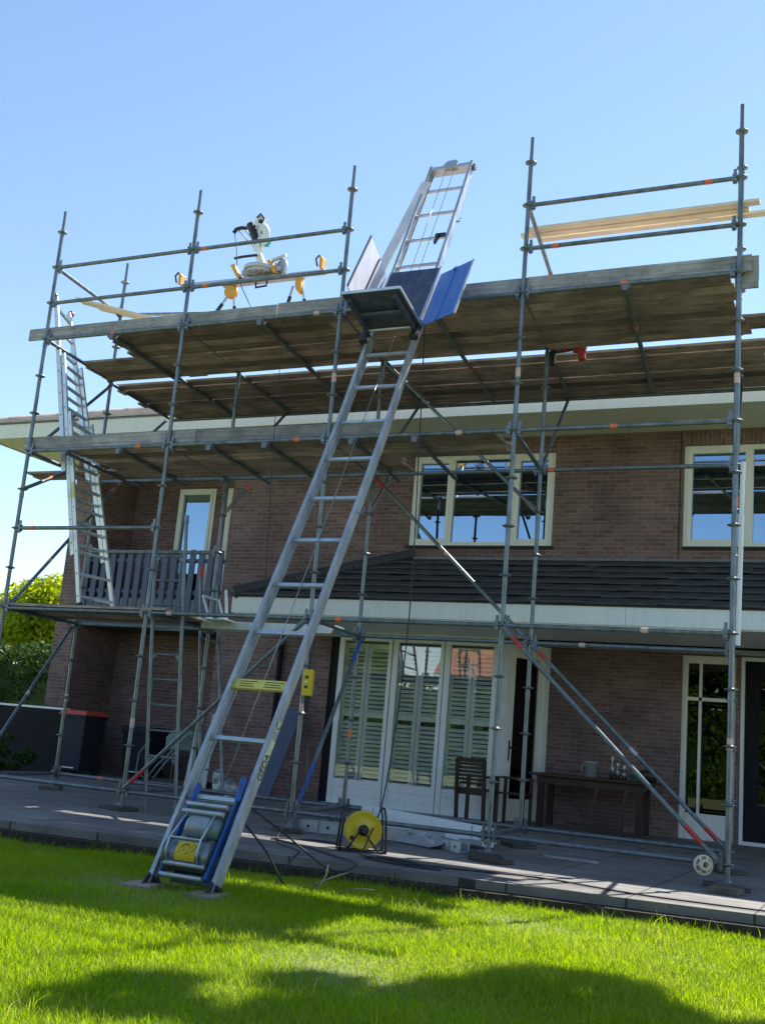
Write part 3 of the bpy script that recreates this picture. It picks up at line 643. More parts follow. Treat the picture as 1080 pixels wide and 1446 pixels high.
# ================================================================== SCAFFOLD
XF = [0, 2.15, 4.29, 6.436, 8.607]; DX, DY = -.192, 1.588; R = .0242
def F(i, z): return V((XF[i], 0, z))
def B(i, z): return V((XF[i]+DX, DY, z))
sc = empty('scaffold', (4.3, .8, G), 'galvanised steel tube scaffold with round couplers, four bays wide', 'scaffold')
def standard(p, top, lo=-.14):
    mb = MB(); mb.tube((p.x, p.y, lo), (p.x, p.y, top-.05), R, 12)
    mb.tube((p.x, p.y, top-.05), (p.x, p.y, top+.08), .021, 10, .019); mb.tube((p.x, p.y, top+.08), (p.x, p.y, top+.27), .0185, 10)
    for zz in np.arange(1.45, top, 2.0): mb.tube((p.x, p.y, zz-.06), (p.x, p.y, zz), R+.004, 12)
    s = mb.build('standard', M['steel'], sc, origin=(p.x, p.y, 0))
    mb = MB(); mb.tube((p.x, p.y, G+.05), (p.x, p.y, lo+.15), .018, 10); mb.box(p.x-.075, p.x+.075, p.y-.075, p.y+.075, G+.042, G+.052)
    mb.lathe([(.045, 0), (.045, .03), (.026, .05)], (p.x, p.y, lo-.03), 10); mb.obox((p.x-.11, p.y-.012, lo-.02), (.22, 0, 0), (0, .024, 0), (0, 0, .022))
    mb.build('base_jack', M['steel_dark'], s)
    return s
mb = MB(); mb.lathe([(R, -.016), (.034, -.016), (.034, -.006), (.062, -.005), (.062, .005), (.034, .006), (.034, .016), (R, .016)], (0, 0, 0), 14)
ros = None
def add_ros(s, p, zs):
    global ros
    for z in zs:
        if ros is None: ros = mb.build('rosette', M['steel'], s); ros.matrix_basis = Matrix.Translation((p.x, p.y, z)); ros.matrix_parent_inverse = par_inv(s)
        else: copy_part(ros, s, Matrix.Translation((p.x, p.y, z)))
tops_f = [7.03]*5; tops_b = [7.03, 5.62, 5.62, 6.05, 7.55]
lvl = [7-.5*k for k in range(15)]
SF = []; SB = []
for i in range(5):
    s = standard(F(i, 0), 7.03); SF.append(s); add_ros(s, F(i, 0), lvl)
    s = standard(B(i, 0), tops_b[i]); SB.append(s); add_ros(s, B(i, 0), [7.5]*(i == 4)+[z for z in lvl if z < tops_b[i]])
def band(parent, p, d, col, ln=.07, r=R+.0025, up=None):
    d = V(d).normalized(); m_ = MB(); m_.tube(V(p)-d*ln/2, V(p)+d*ln/2, r, 12); return m_.build('paint_band', M[col], parent)
def bar(name, a, b, inset=.045, bands=(), r=R, mat='steel', heads=True):
    a, b = V(a), V(b); d = (b-a).normalized(); m_ = MB(); m_.tube(a+d*inset, b-d*inset, r, 12)
    if heads:
        for p, s in ((a, 1), (b, -1)):
            q = p+d*s*.055; m_.obox(q-V((.023, .023, .042)), (.046, 0, 0), (0, .046, 0), (0, 0, .084)); m_.beam(q+V((0, 0, -.06)), q+V((0, 0, .10)), .010, .032, d)
    o = m_.build(name, M[mat], sc)
    for t, c in bands: band(o, a+(b-a)*t, d, c)
    return o
Lz = lambda k: 7-.5*k
# front ledgers / guard rails
for i, bs in ((0, [(.62, 'orange')]), (1, [(.08, 'orange')]), (3, [(.86, 'orange')])): bar('guard_rail', F(i, 6.5), F(i+1, 6.5), bands=bs if i else ())
for i, bs in ((0, ()), (1, [(.12, 'orange')]), (3, [(.15, 'orange')])): bar('guard_rail', F(i, 6.0), F(i+1, 6.0), bands=bs)
bar('ledger', F(0, 5.5), F(1, 5.5), bands=[(.51, 'orange')]); bar('ledger', F(1, 5.5), F(2, 5.5), bands=[(.86, 'pale_band')]); bar('ledger', F(2, 5.5), F(3, 5.5)); bar('ledger', F(3, 5.5), F(4, 5.5), bands=[(.49, 'orange')])
bar('ledger', F(0, 4), F(1, 4), bands=[(.8, 'orange')]); bar('ledger', F(1, 4), F(2, 4), bands=[(.82, 'orange')]); bar('ledger', F(2, 4), F(3, 4), bands=[(.72, 'pale_band')]); bar('ledger', F(3, 4), F(4, 4), bands=[(.47, 'orange')])
bar('ledger', F(0, 3), F(1, 3), bands=[(.12, 'orange')])
bar('ledger', F(0, 2), F(1, 2)); bar('ledger', F(1, 2), F(2, 2), bands=[(.15, 'pale_band')]); bar('ledger', F(2, 2), F(3, 2), bands=[(.16, 'orange')]); bar('ledger', F(3, 2), F(4, 2), bands=[(.64, 'pale_band')])
for i in range(4): bar('ledger', F(i, 0), F(i+1, 0), bands=[(.4, 'orange')] if i == 2 else ())
# rear ledgers
for i in range(4):
    bar('ledger', B(i, 4), B(i+1, 4), bands=[(.06, 'orange')] if i == 3 else ()); bar('ledger', B(i, 0), B(i+1, 0), bands=[(.35, 'orange')] if i == 0 else ())
    bar('ledger', B(i, 2), B(i+1, 2), bands=[(.74, 'orange')] if i == 1 else [(.27, 'pale_band')] if i == 3 else ())
bar('ledger', B(0, 3), B(1, 3)); bar('guard_rail', B(0, 6.5), V((1.3, 1.6, 6.39)), bands=[(.2, 'orange')], heads=False)
# transoms
for i in range(5):
    for z in (5.5, 4, 2, 0):
        if z == 4 and i == 4: continue
        if z == 2 and i in (3,): continue
        bar('transom', F(i, z), B(i, z))
bar('side_rail', F(0, 6.5), B(0, 6.5)); bar('side_rail', F(3, 6.5), B(3, 6.35)+V((0, 0, .05)), bands=[(.95, 'red')], heads=False); bar('side_rail', F(4, 6.5), B(4, 6.5))
def mid(t, z, y0=-.03, y1=1.72, x=None, bs=()):
    a = V((t, y0, z)); b = V((t+DX*1.05, y1, z)); o = bar('intermediate_transom', a, b, 0, heads=False)
    m_ = MB(); m_.tube((t-.045, 0, z+.004), (t+.045, 0, z+.004), R+.012, 12); m_.obox((t-.03, -.05, z-.05), (.06, 0, 0), (0, .035, 0), (0, 0, .06)); m_.build('coupler', M['steel_dark'], o)
    for y, c in bs: band(o, a+(b-a)*y, b-a, c)
    return o
mid(1.1, 5.455, bs=[(.03, 'orange')]); mid(3.25, 5.455); mid(5.37, 5.455); mid(7.52, 5.455, bs=[(.03, 'orange'), (.62, 'orange')])
mid(.62, 3.955); mid(1.45, 3.955); mid(2.75, 3.955); mid(3.5, 3.955); mid(4.6, 3.955); mid(5.35, 3.955)
# rear brackets at the top deck, with struts
def bracket(i, yb=3.28, z=5.455, strut=True, zs=4.0, bs=()):
    a = B(i, z); b = V((a.x+DX*.9, yb, z)); o = bar('bracket', a, b, .03, heads=False); m_ = MB()
    for t, c in bs: band(o, a+(b-a)*t, b-a, c)
    if strut: bar('bracket_strut', B(i, zs), b+V((0, -.06, -.03)), .03, heads=False, r=.021)
bracket(0, bs=[(.2, 'pale_band')]); bracket(1); bracket(2); bracket(3); bracket(4)
for x, bs in ((1.0, ()), (3.05, ()), (5.2, [(.3, 'orange')]), (7.35, ())):
    o = bar('bracket', (x, 1.5, 5.455), (x-.2, 3.28, 5.455), 0, heads=False)
    for t, c in bs: band(o, V((x, 1.5, 5.455))+V((-.2, 1.68, 0))*t, (-.2, 1.68, 0), c)
bar('ledger', (-.3, 3.24, 5.41), (8.6, 3.24, 5.41), 0, heads=False)
bar('bracket_strut', B(1, 3.5), (2.22, 1.75, 3.93), .03, heads=False, bands=[(.97, 'orange')]); bar('bracket_strut', B(2, 3.5), (4.28, 1.75, 4.05), .03, heads=False)
bar('bracket_strut', F(0, 3.5), (-.0, .85, 3.98), .03, heads=False, bands=[(.55, 'orange')])
# diagonal braces
def brace(a, b, cols=(), r=.0215):
    a, b = V(a), V(b); o = bar('diagonal_brace', a, b, .05, r=r, heads=False); d = (b-a).normalized()
    for p, s in ((a, 1), (b, -1)):
        m_ = MB(); m_.beam(p+d*s*.03, p+d*s*.16, .012, .06); m_.build('brace_end', M['steel_dark'], o)
    for t, c, ln in cols: band(o, a+(b-a)*t, d, c, ln, r+.002)
    return o
off = V((0, -.055, 0))
brace(F(3, 2)+off, F(4, 0)+off+V((-.05, 0, 0)), [(.085, 'red', .16), (.89, 'red', .2)])
brace(B(3, 2)+off*.8, B(4, 0)+off*.8, [(.07, 'red', .12), (.92, 'red', .16), (.55, 'alu_dull', .1)])
brace(B(2, 4)+off*.8, B(3, 2)+off*.8, [(.06, 'red', .18), (.5, 'pale_band', .05)])
brace(B(2, 5.5)+off*.8, B(3, 3.5)+off*.8)
brace(F(1, 0)+off, F(2, 2)+off, [(.09, 'red', .22)])
brace(F(2, 0)+V((.05, 0, 0)), B(2, 2)+V((.05, 0, 0)), [(.14, 'blue', .5), (.9, 'blue', .35)])
brace(F(0, 0)+V((-.05, 0, 0)), B(0, 2)+V((-.05, 0, 0)), [(.5, 'pale_band', .06)])
brace(F(0, 2)+V((.05, 0, 0)), (.24, 1.56, 3.97), [(.93, 'orange', .05), (.35, 'pale_band', .05), (.985, 'orange', .05)])
brace(F(0, 4)+V((.05, 0, 0)), B(0, 5.45)+V((.05, 0, 0)))
# faded bands on the standards
for i, zs in ((0, ()), (1, (.75,)), (2, (1.05, 4.7)), (3, (4.62,)), (4, (4.42, 1.02))):
    for z in zs: band(SF[i], (XF[i], 0, z), (0, 0, 1), 'pale_band', .1)
band(SB[0], (XF[0]+DX, DY, 1.0), (0, 0, 1), 'pale_band', .1); band(SB[4], B(4, 1.72)+V((0, 0, 0)), (0, 0, 1), 'orange', .09); band(SB[2], B(2, .85), (0, 0, 1), 'orange', .08); band(SB[4], B(4, 3.6), (0, 0, 1), 'orange', .1)
# toe boards on edge
def toe(x0, x1, z0, h, y=-.034, th=.03, tilt=0):
    m_ = MB(); m_.obox((x0, y-th, z0), (x1-x0, 0, tilt), (0, th, 0), (0, 0, h)); return m_.build('toe_board', M['toe'], sc, origin=((x0+x1)/2, y, z0), bevel=.003)
toe(-.33, 3.42, 5.522, .155, y=.062); toe(3.43, 6.46, 5.524, .165, y=.064); toe(6.462, 8.72, 5.522, .17, y=.062); toe(8.56, 8.78, 5.36, .33, y=.10, th=.035)
toe(-.12, 2.5, 4.022, .165, y=.062); toe(2.51, 4.98, 4.022, .155, y=.064)

# ================================================================== PLANKS
ORD = ['first', 'second', 'third', 'fourth', 'fifth', 'sixth', 'seventh', 'eighth', 'ninth', 'tenth']
plm = {}
def plank(x0, x1, y, z, label, group, w=.184, th=.03, rise=0, skew=0, mat='plank', parent=None):
    ln = x1-x0; m_ = MB(); nn = 8; vs = []
    for k in range(nn+1):
        x = -ln/2+ln*k/nn; sg = -.006*math.sin(math.pi*k/nn)*ln/4+RNG.uniform(-.0015, .0015)
        vs += [(x, -w/2, sg), (x, w/2, sg), (x, w/2, sg+th), (x, -w/2, sg+th)]
    fs = [(3, 2, 1, 0), tuple(4*nn+q for q in range(4))]
    for k in range(nn):
        for q in range(4): fs.append((4*k+q, 4*k+(q+1)%4, 4*k+4+(q+1)%4, 4*k+4+q))
    m_.raw(vs, fs)
    o = m_.build('scaffold_plank', M[mat], None)
    o.location = ((x0+x1)/2, y, z); o.location.z += RNG.uniform(0, .006); o.rotation_euler = (RNG.uniform(-.014, .014), -math.atan2(rise, ln), RNG.uniform(-.0015, .0015)+skew)
    tag(o, label, 'plank', group); return o
zA = 5.482
gapsA = [.005, .008, .005, .018, .005, .012, .006, .006]
y = .07
for k in range(8):
    yy = y+.095; xL = .92+RNG.uniform(-.02, .05)+DX*yy/1.6
    if k >= 4: xL = -.05+RNG.uniform(-.06, .06)-.06*k+.2
    xm = 4.35+random.choice([-.35, 0, .3]); xr = 8.52+RNG.uniform(-.05, .05)
    plank(xL, xm-.0008, yy, zA, f'weathered plank, {ORD[k]} from the front edge of the top deck, left half', 'planks of the top scaffold deck')
    plank(xm+.0008, xr, yy, zA, f'weathered plank, {ORD[k]} from the front edge of the top deck, right half', 'planks of the top scaffold deck')
    y += .183+gapsA[k]
y = 1.80
gapsC = [.030, .006, .012, .026, .008, .014, .006, .004]
for k in range(8):
    yy = y+.095; xl = [-.3, -.42, -.36, -.3, -.5, -.42, -.36, -.3][k]; xm = 4.3+random.choice([-.4, 0, .35]); xr = [8.85, 8.9, 8.62, 8.68, 8.75, 9.0, 8.72, 8.8][k]
    plank(xl, xm-.0008, yy, zA, f'dark weathered plank, {ORD[k]} from the front on the rear deck by the eaves, left half', 'planks of the rear bracket deck')
    plank(xm+.0008, xr, yy, zA, f'dark weathered plank, {ORD[k]} from the front on the rear deck by the eaves, right half', 'planks of the rear bracket deck')
    y += .184+gapsC[k]
for k, (yy, xr) in enumerate(((1.45, 8.95), (1.27, 9.05))):
    plank(8.30, xr, yy, zA+.037, f'short dark plank end, {ORD[k]} from the back, sticking out past the right end post', 'plank ends at the right end post')
zD = 3.982
y = .03
for k in range(7):
    yy = y+.095; xl = .62 if k < 5 else (-.92 if k == 5 else -1.02); xr = (4.75 if k > 3 else 6.2)+RNG.uniform(-.06, .06)
    xm = 2.6+random.choice([-.3, 0, .3])
    plank(xl+RNG.uniform(-.03, .03), xm-.0008, yy, zD, f'brown plank, {ORD[k]} from the front on the middle deck above the balcony', 'planks of the middle deck')
    plank(xm+.0008, xr, yy, zD, f'brown plank, {ORD[k]} from the front on the middle deck beside the window', 'planks of the middle deck')
    y += .194
zE = 2.026
y = -.03
for k in range(7):
    yy = y+.095
    plank(-.1+RNG.uniform(-.05, .05)+DX*.5, 2.38+RNG.uniform(-.06, .06), yy, zE, f'grey brown plank, {ORD[k]} from the front on the lowest deck by the balcony', 'planks of the lowest deck')
    y += .196
m_ = MB(); m_.box(2.3, 4.05, .9, 1.22, 1.985, 2.035); m_.box(2.3, 4.05, .9, .925, 1.94, 1.985); m_.box(2.3, 4.05, 1.195, 1.22, 1.94, 1.985)
for xx in (2.3, 4.03): m_.box(xx, xx+.02, .925, 1.195, 1.95, 1.984)
tag(m_.build('steel_deck', M['alu_dull'], None), 'pale grey metal deck panel spanning behind the second and third front posts', 'deck panel')
# ================================================================== INCLINED HOIST
hb = V((5.44, -3.55, -.38)); hd_ = V((0, 3.43, 6.10)).normalized(); hn = V((0, -hd_.z, hd_.y))     # along the rails, and out towards the garden
hoist = empty('ladder_hoist', tuple(hb), 'long aluminium inclined ladder hoist leaning from the lawn onto the top deck', 'hoist')
LEN = 9.35
def cx(s): return 5.395-.016*s if s < 4.5 else 5.323-.053*(s-4.5)
def H(x, s, o=0): p = hb+hd_*s+hn*o; return V((x, p.y, p.z))
WH = .265
for sx in (-1, 1):
    m_ = MB(); st_ = np.linspace(.06, LEN, 13)
    for a, b in zip(st_, st_[1:]):
        for (o0, o1, w0, w1) in ((-.09, .01, .0, .006), (.004, .014, -.018, .016), (-.095, -.085, -.022, .006), (-.055, -.048, -.012, .0)):
            xa, xb = cx(a)+sx*WH, cx(b)+sx*WH
            P = [H(xa+sx*w0, a, o0), H(xa+sx*w1, a, o0), H(xa+sx*w1, a, o1), H(xa+sx*w0, a, o1)]
            Q = [H(xb+sx*w0, b, o0), H(xb+sx*w1, b, o0), H(xb+sx*w1, b, o1), H(xb+sx*w0, b, o1)]
            fs = [(0, 1, 5, 4), (1, 2, 6, 5), (2, 3, 7, 6), (3, 0, 4, 7)]
            if a == st_[0]: fs.append((3, 2, 1, 0))
            if b == st_[-1]: fs.append((4, 5, 6, 7))
            if sx < 0: fs = [tuple(reversed(f)) for f in fs]
            m_.raw(P+Q, fs)
    rl = m_.build('rail', M['alu_rail'], hoist)
    m_ = MB(); x = cx(0)+sx*WH
    m_.beam(H(x, .12, -.05), H(x, -.06, -.05), .05, .11, hn); m_.obox(H(x-.035, -.1, -.16), (.07, 0, 0), hn*.2, hd_*.04); m_.tube(H(x-.05, .1, -.02), H(x+.05, .1, -.02), .016, 8)
    m_.beam(H(x, .12, .02), H(x, .02, .05), .015, .03, hn); m_.build('foot', M['black'], hoist)
    m_ = MB(); m_.box(x-.11, x+.11, hb.y-.16, hb.y+.1, GL+.0, GL+.035); m_.build('ground_pad', M['plank'], hoist)
rung0 = None
for k in range(18):
    s = .77+.505*k
    if s > LEN-.25: break
    if k == 2: continue
    m_ = MB(); x = cx(s); m_.beam(H(x-WH+.001, s, -.045), H(x+WH-.001, s, -.045), .034, .028, hn); m_.build('rung', M['alu'], hoist, bevel=.004)
s = 1.77; x = cx(s); m_ = MB(); m_.beam(H(x-WH+.001, s, -.045), H(x+WH-.001, s, -.045), .085, .03, hn); yr = m_.build('rung', M['label_yellow'], hoist, label='rung carrying a yellow warning label')
m_ = MB()
for (a, b, o) in ((-.2, -.04, .022), (-.2, -.08, 0), (-.2, -.06, -.022), (.03, .2, .022), (.03, .17, 0), (.03, .19, -.022)): m_.obox(H(x+a, s+o-.003, -.029), (b-a, 0, 0), hd_*.006, hn*.001)
m_.build('print', M['ink'], yr)
m_ = MB(); s = LEN-.05; x = cx(s); m_.beam(H(x-WH, s, -.05), H(x+WH, s, -.05), .07, .11, hn); m_.build('head_beam', M['alu'], hoist, bevel=.005)
m_ = MB(); m_.prism([H(x-.09, s-.05, .012), H(x+.09, s-.05, .012), H(x+.09, s+.05, .012), H(x+.05, s+.1, .012), H(x-.05, s+.1, .012), H(x-.09, s+.04, .012)], hn*.012)
m_.prism([H(x-.09, s-.05, -.05+.012), H(x+.09, s-.05, -.05+.012), H(x+.09, s+.05, -.05+.012), H(x+.05, s+.1, -.05+.012), H(x-.09, s+.04, -.05+.012)], hn*.012)
m_.lathe([(.0, -.016), (.06, -.016), (.045, 0), (.06, .016), (0, .016)], H(x, s, -.012), 18, hn); m_.build('head_pulley', M['alu_dull'], hoist)
m_ = MB(); m_.tube(H(x+WH+.005, s-.02, -.05), H(x+WH+.05, s-.02, -.05), .04, 12); m_.tube(H(x+WH+.005, s+.03, -.05), H(x+WH+.03, s+.03, -.05), .025, 10); m_.build('end_bolt', M['steel_dark'], hoist)
m_ = MB(); s = 7.85; m_.beam(H(cx(s)+.1, s, -.02), H(cx(s)+.22, s, -.02), .05, .03, hn); m_.beam(H(cx(s)+.13, s-.16, -.01), H(cx(s)+.15, s, -.01), .02, .04, hn); m_.build('stop_switch', M['black'], hoist)
for s in (3.6, 5.7, 8.1): 
    m_ = MB(); x = cx(s)+WH+.03; m_.tube(H(x, s, -.03), H(x+.045, s, -.03), .009, 8); m_.tube(H(x+.04, s, -.03), H(x+.04, s+.07, -.03), .007, 8); m_.build('locking_pin', M['steel'], hoist)
# hoist cables
m_ = MB(); m_.path([H(cx(9.3)-.05, 9.3, .0), H(cx(7)-.04, 7.1, .02)], .004, 6); m_.path([H(cx(9.3)+.06, 9.3, 0), H(cx(7)+.06, 7.1, .02)], .004, 6)
m_.path([H(cx(6)+.02, 6.1, -.02), H(cx(3)+.01, 3.0, -.02), H(cx(.9), .95, -.05)], .004, 6); m_.build('hoist_cable', M['wire'], hoist)
# lettering on the outer face of the right rail
def text(body, size, origin, xdir, ydir, mat, parent, name='lettering'):
    cu = bpy.data.curves.new(name, 'FONT'); cu.body = body; cu.size = size; cu.extrude = .0006; cu.align_x = 'LEFT'
    t = bpy.data.objects.new(name, cu); me = bpy.data.meshes.new_from_object(t); bpy.data.objects.remove(t)
    xd, yd = V(xdir).normalized(), V(ydir).normalized(); zd = xd.cross(yd)
    mt = Matrix((xd, yd, zd)).transposed().to_4x4(); mt.translation = origin; me.transform(mt)
    me.materials.clear(); me.materials.append(mat)
    o = bpy.data.objects.new(name, me); COL.objects.link(o); o.parent = parent; o.matrix_parent_inverse = par_inv(parent); return o
xr_ = cx(1.05)+WH+.0075
m_ = MB(); m_.prism([H(xr_, .93, -.085), H(xr_, 1.30, -.085), H(xr_-.004, 1.30, -.025), H(xr_-.004, .93, -.025)], (.0012, 0, 0)); lb = m_.build('brand_label', M['label_pale'], hoist)
text('GEDA', .085, H(xr_+.002, .955, -.083), hd_, hn, M['ink'], lb)
m_ = MB(); m_.prism([H(xr_-.006, 1.38, -.085), H(xr_-.006, 1.46, -.085), H(xr_-.008, 1.46, -.025), H(xr_-.008, 1.38, -.025)], (.0012, 0, 0)); lb = m_.build('brand_label', M['label_pale'], hoist)
text('C', .085, H(xr_-.004, 1.39, -.083), hd_, hn, M['ink'], lb)
# winch at the foot
x = cx(.4)
m_ = MB(); m_.tube(H(x-.165, .30, .0), H(x+.15, .30, .0), .11, 26); m_.lathe([(.0, 0), (.128, 0), (.128, .02), (0, .02)], H(x-.175, .30, 0), 26, (1, 0, 0)); m_.lathe([(.0, 0), (.12, 0), (.12, .015), (0, .015)], H(x+.145, .30, 0), 26, (1, 0, 0)); winch = m_.build('winch', M['steel'], hoist)
for sx in (-1, 1):
    m_ = MB(); m_.beam(H(x+sx*.19, .13, .0), H(x+sx*.19, .86, -.02), .02, .06, hn); m_.build('side_bar', M['blue'], winch, bevel=.006)
m_ = MB(); x = cx(.4)
for s, o in ((.13, .03), (.205, .06), (.60, .07), (.665, .055)): m_.tube(H(x-.175, s, o), H(x+.175, s, o), .017, 10)
for sx in (-.135, .125):
    m_.path([H(x+sx, .2, .06), H(x+sx, .26, .13), H(x+sx, .36, .145), H(x+sx*.9, .6, .07)], .0075, 8)
m_.path([H(x-.135, .36, .145), H(x+.125, .36, .145)], .0075, 8); m_.build('guard_frame', M['alu_dull'], winch)
m_ = MB(); pts = [(.1125*math.sin(-.75+.22*k), .1125*math.cos(-.75+.22*k)) for k in range(7)]
for (a, b) in zip(pts, pts[1:]): m_.face([H(x-.07, .30+a[0], a[1]), H(x+.1, .30+a[0], a[1]), H(x+.1, .30+b[0], b[1]), H(x-.07, .30+b[0], b[1])])
yl = m_.build('warning_plate', M['yellow'], winch)
m_ = MB()
for pl in ([(-.05, -.03), (-.03, .03), (-.015, -.02), (0, .035), (.01, -.04), (.03, .02)], [(.03, -.03), (.05, .04), (.06, -.02), (.08, .03)], [(-.045, .01), (-.01, .04), (.02, .03)]):
    m_.path([H(x+.012+a, .30+b, math.sqrt(.1145**2-b*b)) for a, b in pl], .0022, 5)
m_.build('scribble', M['ink'], yl)
m_ = MB(); m_.tube(H(x-.09, .50, .02), H(x+.13, .50, .02), .075, 20)
for k in range(11): m_.lathe([(.075, 0), (.088, 0), (.088, .005), (.075, .005)], H(x-.07+.015*k, .50, .02), 20, (1, 0, 0))
m_.build('motor', M['alu_dull'], winch)
m_ = MB(); m_.lathe([(0, 0), (.082, 0), (.07, .06), (0, .062)], H(x+.1, .50, .02), 18, (1, 0, 0)); m_.build('motor_cap', M['hose'], winch)
m_ = MB(); m_.obox(H(x-.15, .58, -.03), (.3, 0, 0), hd_*.09, hn*.05); m_.obox(H(x-.175, .14, -.13), (.35, 0, 0), hd_*.5, hn*.02); m_.build('motor_plate', M['steel_dark'], winch, bevel=.005)
m_ = MB(); m_.beam(H(x+.2, .74, .0), H(x+.2, .93, .03), .045, .05, hn); m_.build('grip', M['blue'], winch, bevel=.015)
# hoist platform
pf = empty('hoist_platform', tuple(H(5.22, 6.3, 0)), 'dark folding loading platform with one open blue side panel high on the hoist', 'platform')
def quad(name, mat, P, th, nrm, bev=.004):
    m2 = MB(); m2.prism(P, V(nrm).normalized()*th); return m2.build(name, M[mat], pf, bevel=bev)
s0 = 6.12; xl, xr2 = cx(s0)-.31, cx(s0)+.33
outv = V((0, -.58, .16)); fl0 = H(xl, s0, .05); fl1 = H(xr2, s0, .05)
flr = quad('floor_panel', 'navy_panel', [fl0, fl1, fl1+outv, fl0+outv], .02, (0, .2, 1))
m2 = MB(); dn = V((0, .02, -.05))
for t in (.1, .5, .9):
    a = fl0.lerp(fl1, t)
    if t != .5: m2.beam(a+dn, a+outv*.97+dn, .035, .05)
m2.beam(fl0.lerp(fl1, .13)+outv*.5+dn*.7, fl0.lerp(fl1, .87)+outv*.5+dn*.7, .07, .03); m2.build('floor_beam', M['navy_panel'], flr)
m2 = MB(); e = outv
for (a, b) in ((fl0+e, fl1+e), (fl1+e, fl1), (fl0, fl1)): m2.beam(a+V((0, 0, .012)), b+V((0, 0, .012)), .018, .028)
m2.build('edge_trim', M['alu'], flr)
bk = [H(xl+.02, s0+.02, .06), H(xr2-.03, s0+.02, .06), H(xr2-.03, s0+.98, .06), H(xl+.02, s0+.98, .06)]
bp_ = quad('back_panel', 'navy_panel', bk, .015, -hn)
for i_ in (0, 1):
    m2 = MB(); m2.beam(bk[i_], bk[3-i_], .02, .025, hn); m2.build('edge_trim', M['alu'], bp_)
wv = V((.44, -.20, .03))
w0 = H(xr2, s0-.02, .05); w1 = H(xr2+.0, s0+.86, .05)
rwp = quad('side_panel', 'blue_panel', [w0, w0+wv, w1+wv, w1], .016, (-.3, -.8, -.3)); rwp['label'] = 'blue side panel folded open to the right'
m2 = MB(); m2.beam(w0+wv, w1+wv, .02, .024, hn); m2.build('edge_trim', M['alu'], rwp)
m2 = MB(); q = V((-.3, -.8, .45)).normalized()*.024; m2.beam(w0+wv*.48+q*.5, w1+wv*.48+q*.5, .03, .012, q); m2.tube(w1+wv*.48+q*.4-hd_*.05, w1+wv*.48+q*1.3-hd_*.05, .018, 10); m2.build('rib', M['blue_panel'], rwp)
v0 = H(xl, s0+.03, .08); 
lw = quad('side_panel', 'lilac_panel', [v0, v0+hn*.53, v0+hn*.53+hd_*.86, v0+hd_*.86], .014, (-1, 0, 0)); lw['label'] = 'pale inner face of the upright left side panel'
m2 = MB(); m2.beam(v0+hn*.53, v0+hn*.53+hd_*.86, .02, .016, (1, 0, 0)); m2.beam(v0+hn*.25+V((.01, 0, 0)), v0+hn*.25+hd_*.84+V((.01, 0, 0)), .012, .012, (1, 0, 0)); m2.build('edge_trim', M['navy_panel'], lw)
for sx in (-1, 1):
    m2 = MB(); x = cx(s0)+sx*(WH+.02)
    m2.obox(H(x-.035, s0-.18, .0), (.07, 0, 0), hd_*.26, hn*.07)
    for q in (-.14, .02): m2.tube(H(x-.05, s0+q, .035), H(x+.05, s0+q, .035), .028, 12)
    m2.build('roller_carriage', M['black'], pf, bevel=.005)
m2 = MB(); m2.tube(H(xl+.05, s0-.06, .09), H(xr2-.05, s0-.06, .09), .014, 10); m2.build('axle', M['alu'], pf)
# grey plank leaning beside the hoist
m_ = MB(); m_.beam((4.40, .35, 5.75), (4.86, .78, 7.42), .12, .03, (0, -1, .3)); tag(m_.build('leaning_plank', M['lilac_panel'], None, bevel=.003), 'long pale grey board standing behind the upper left of the hoist', 'board')

# ================================================================== EXTENSION LADDER
ext = empty('extension_ladder', (.95, .55, zE+.035), 'long three-section aluminium extension ladder standing on the lowest deck', 'ladder')
bl_, br_ = V((.91, .30, zE+.04)), V((1.04, .80, zE+.04)); tl_, tr_ = V((-.09, .30, 6.28)), V((-.17, .67, 6.20))
dl = tl_-bl_; dr = tr_-br_
def sect(t0, t1, off_, inset, nm='ladder_section'):
    m2 = MB(); a0 = bl_+dl*t0; a1 = bl_+dl*t1; b0 = br_+dr*t0; b1 = br_+dr*t1
    wv2 = (b0-a0).normalized(); fv = dl.normalized().cross(wv2).normalized()
    a0 = a0+wv2*inset+fv*off_; a1 = a1+wv2*inset+fv*off_; b0 = b0-wv2*inset+fv*off_; b1 = b1-wv2*inset+fv*off_
    for (p, q2) in ((a0, a1), (b0, b1)): m2.beam(p, q2, .026, .068, fv)
    ln = dl.length*(t1-t0); n = int(ln/.28)
    for k in range(n):
        t = (k+.5)/n; p = a0.lerp(a1, t); q2 = b0.lerp(b1, t); m2.beam(p, q2, .032, .030, fv)
        for e, s2 in ((p, -1), (q2, 1)):
            m2.mi = 1; m2.tube(e+wv2*s2*.0125, e+wv2*s2*.0155, .010, 8); m2.mi = 0
    return m2.build(nm, [M['alu'], M['black']], ext), (a0, a1, b0, b1, wv2, fv)
s1, g1 = sect(0, .60, 0, 0); s2_, g2 = sect(.16, .80, .075, .0); s3, g3 = sect(.42, 1.0, .15, .0)
m2 = MB(); p = g3[3]; m2.tube(p+g3[4]*.02, p+g3[4]*.055, .05, 16); m2.tube(p+g3[4]*.016, p+g3[4]*.06, .018, 10); m2.build('wall_wheel', M['red'], ext)
m2 = MB(); p = g3[1]; m2.tube(p-g3[4]*.02, p-g3[4]*.05, .05, 16); m2.build('wall_wheel', M['black'], ext)
m2 = MB()
for p, q in ((g1[0], g1[1]), (g1[2], g1[3])): m2.beam(p-(q-p).normalized()*.03, p+(q-p).normalized()*.06, .036, .08, g1[5])
m2.build('rubber_foot', M['rubber'], ext)
m2 = MB(); p = bl_.lerp(bl_+dl, .33); m2.obox(p-g1[4]*.0145+g1[5]*-.03, g1[5]*.06, (dl.normalized())*.2, -g1[4]*.0015); m2.build('sticker', M['label_yellow'], ext)
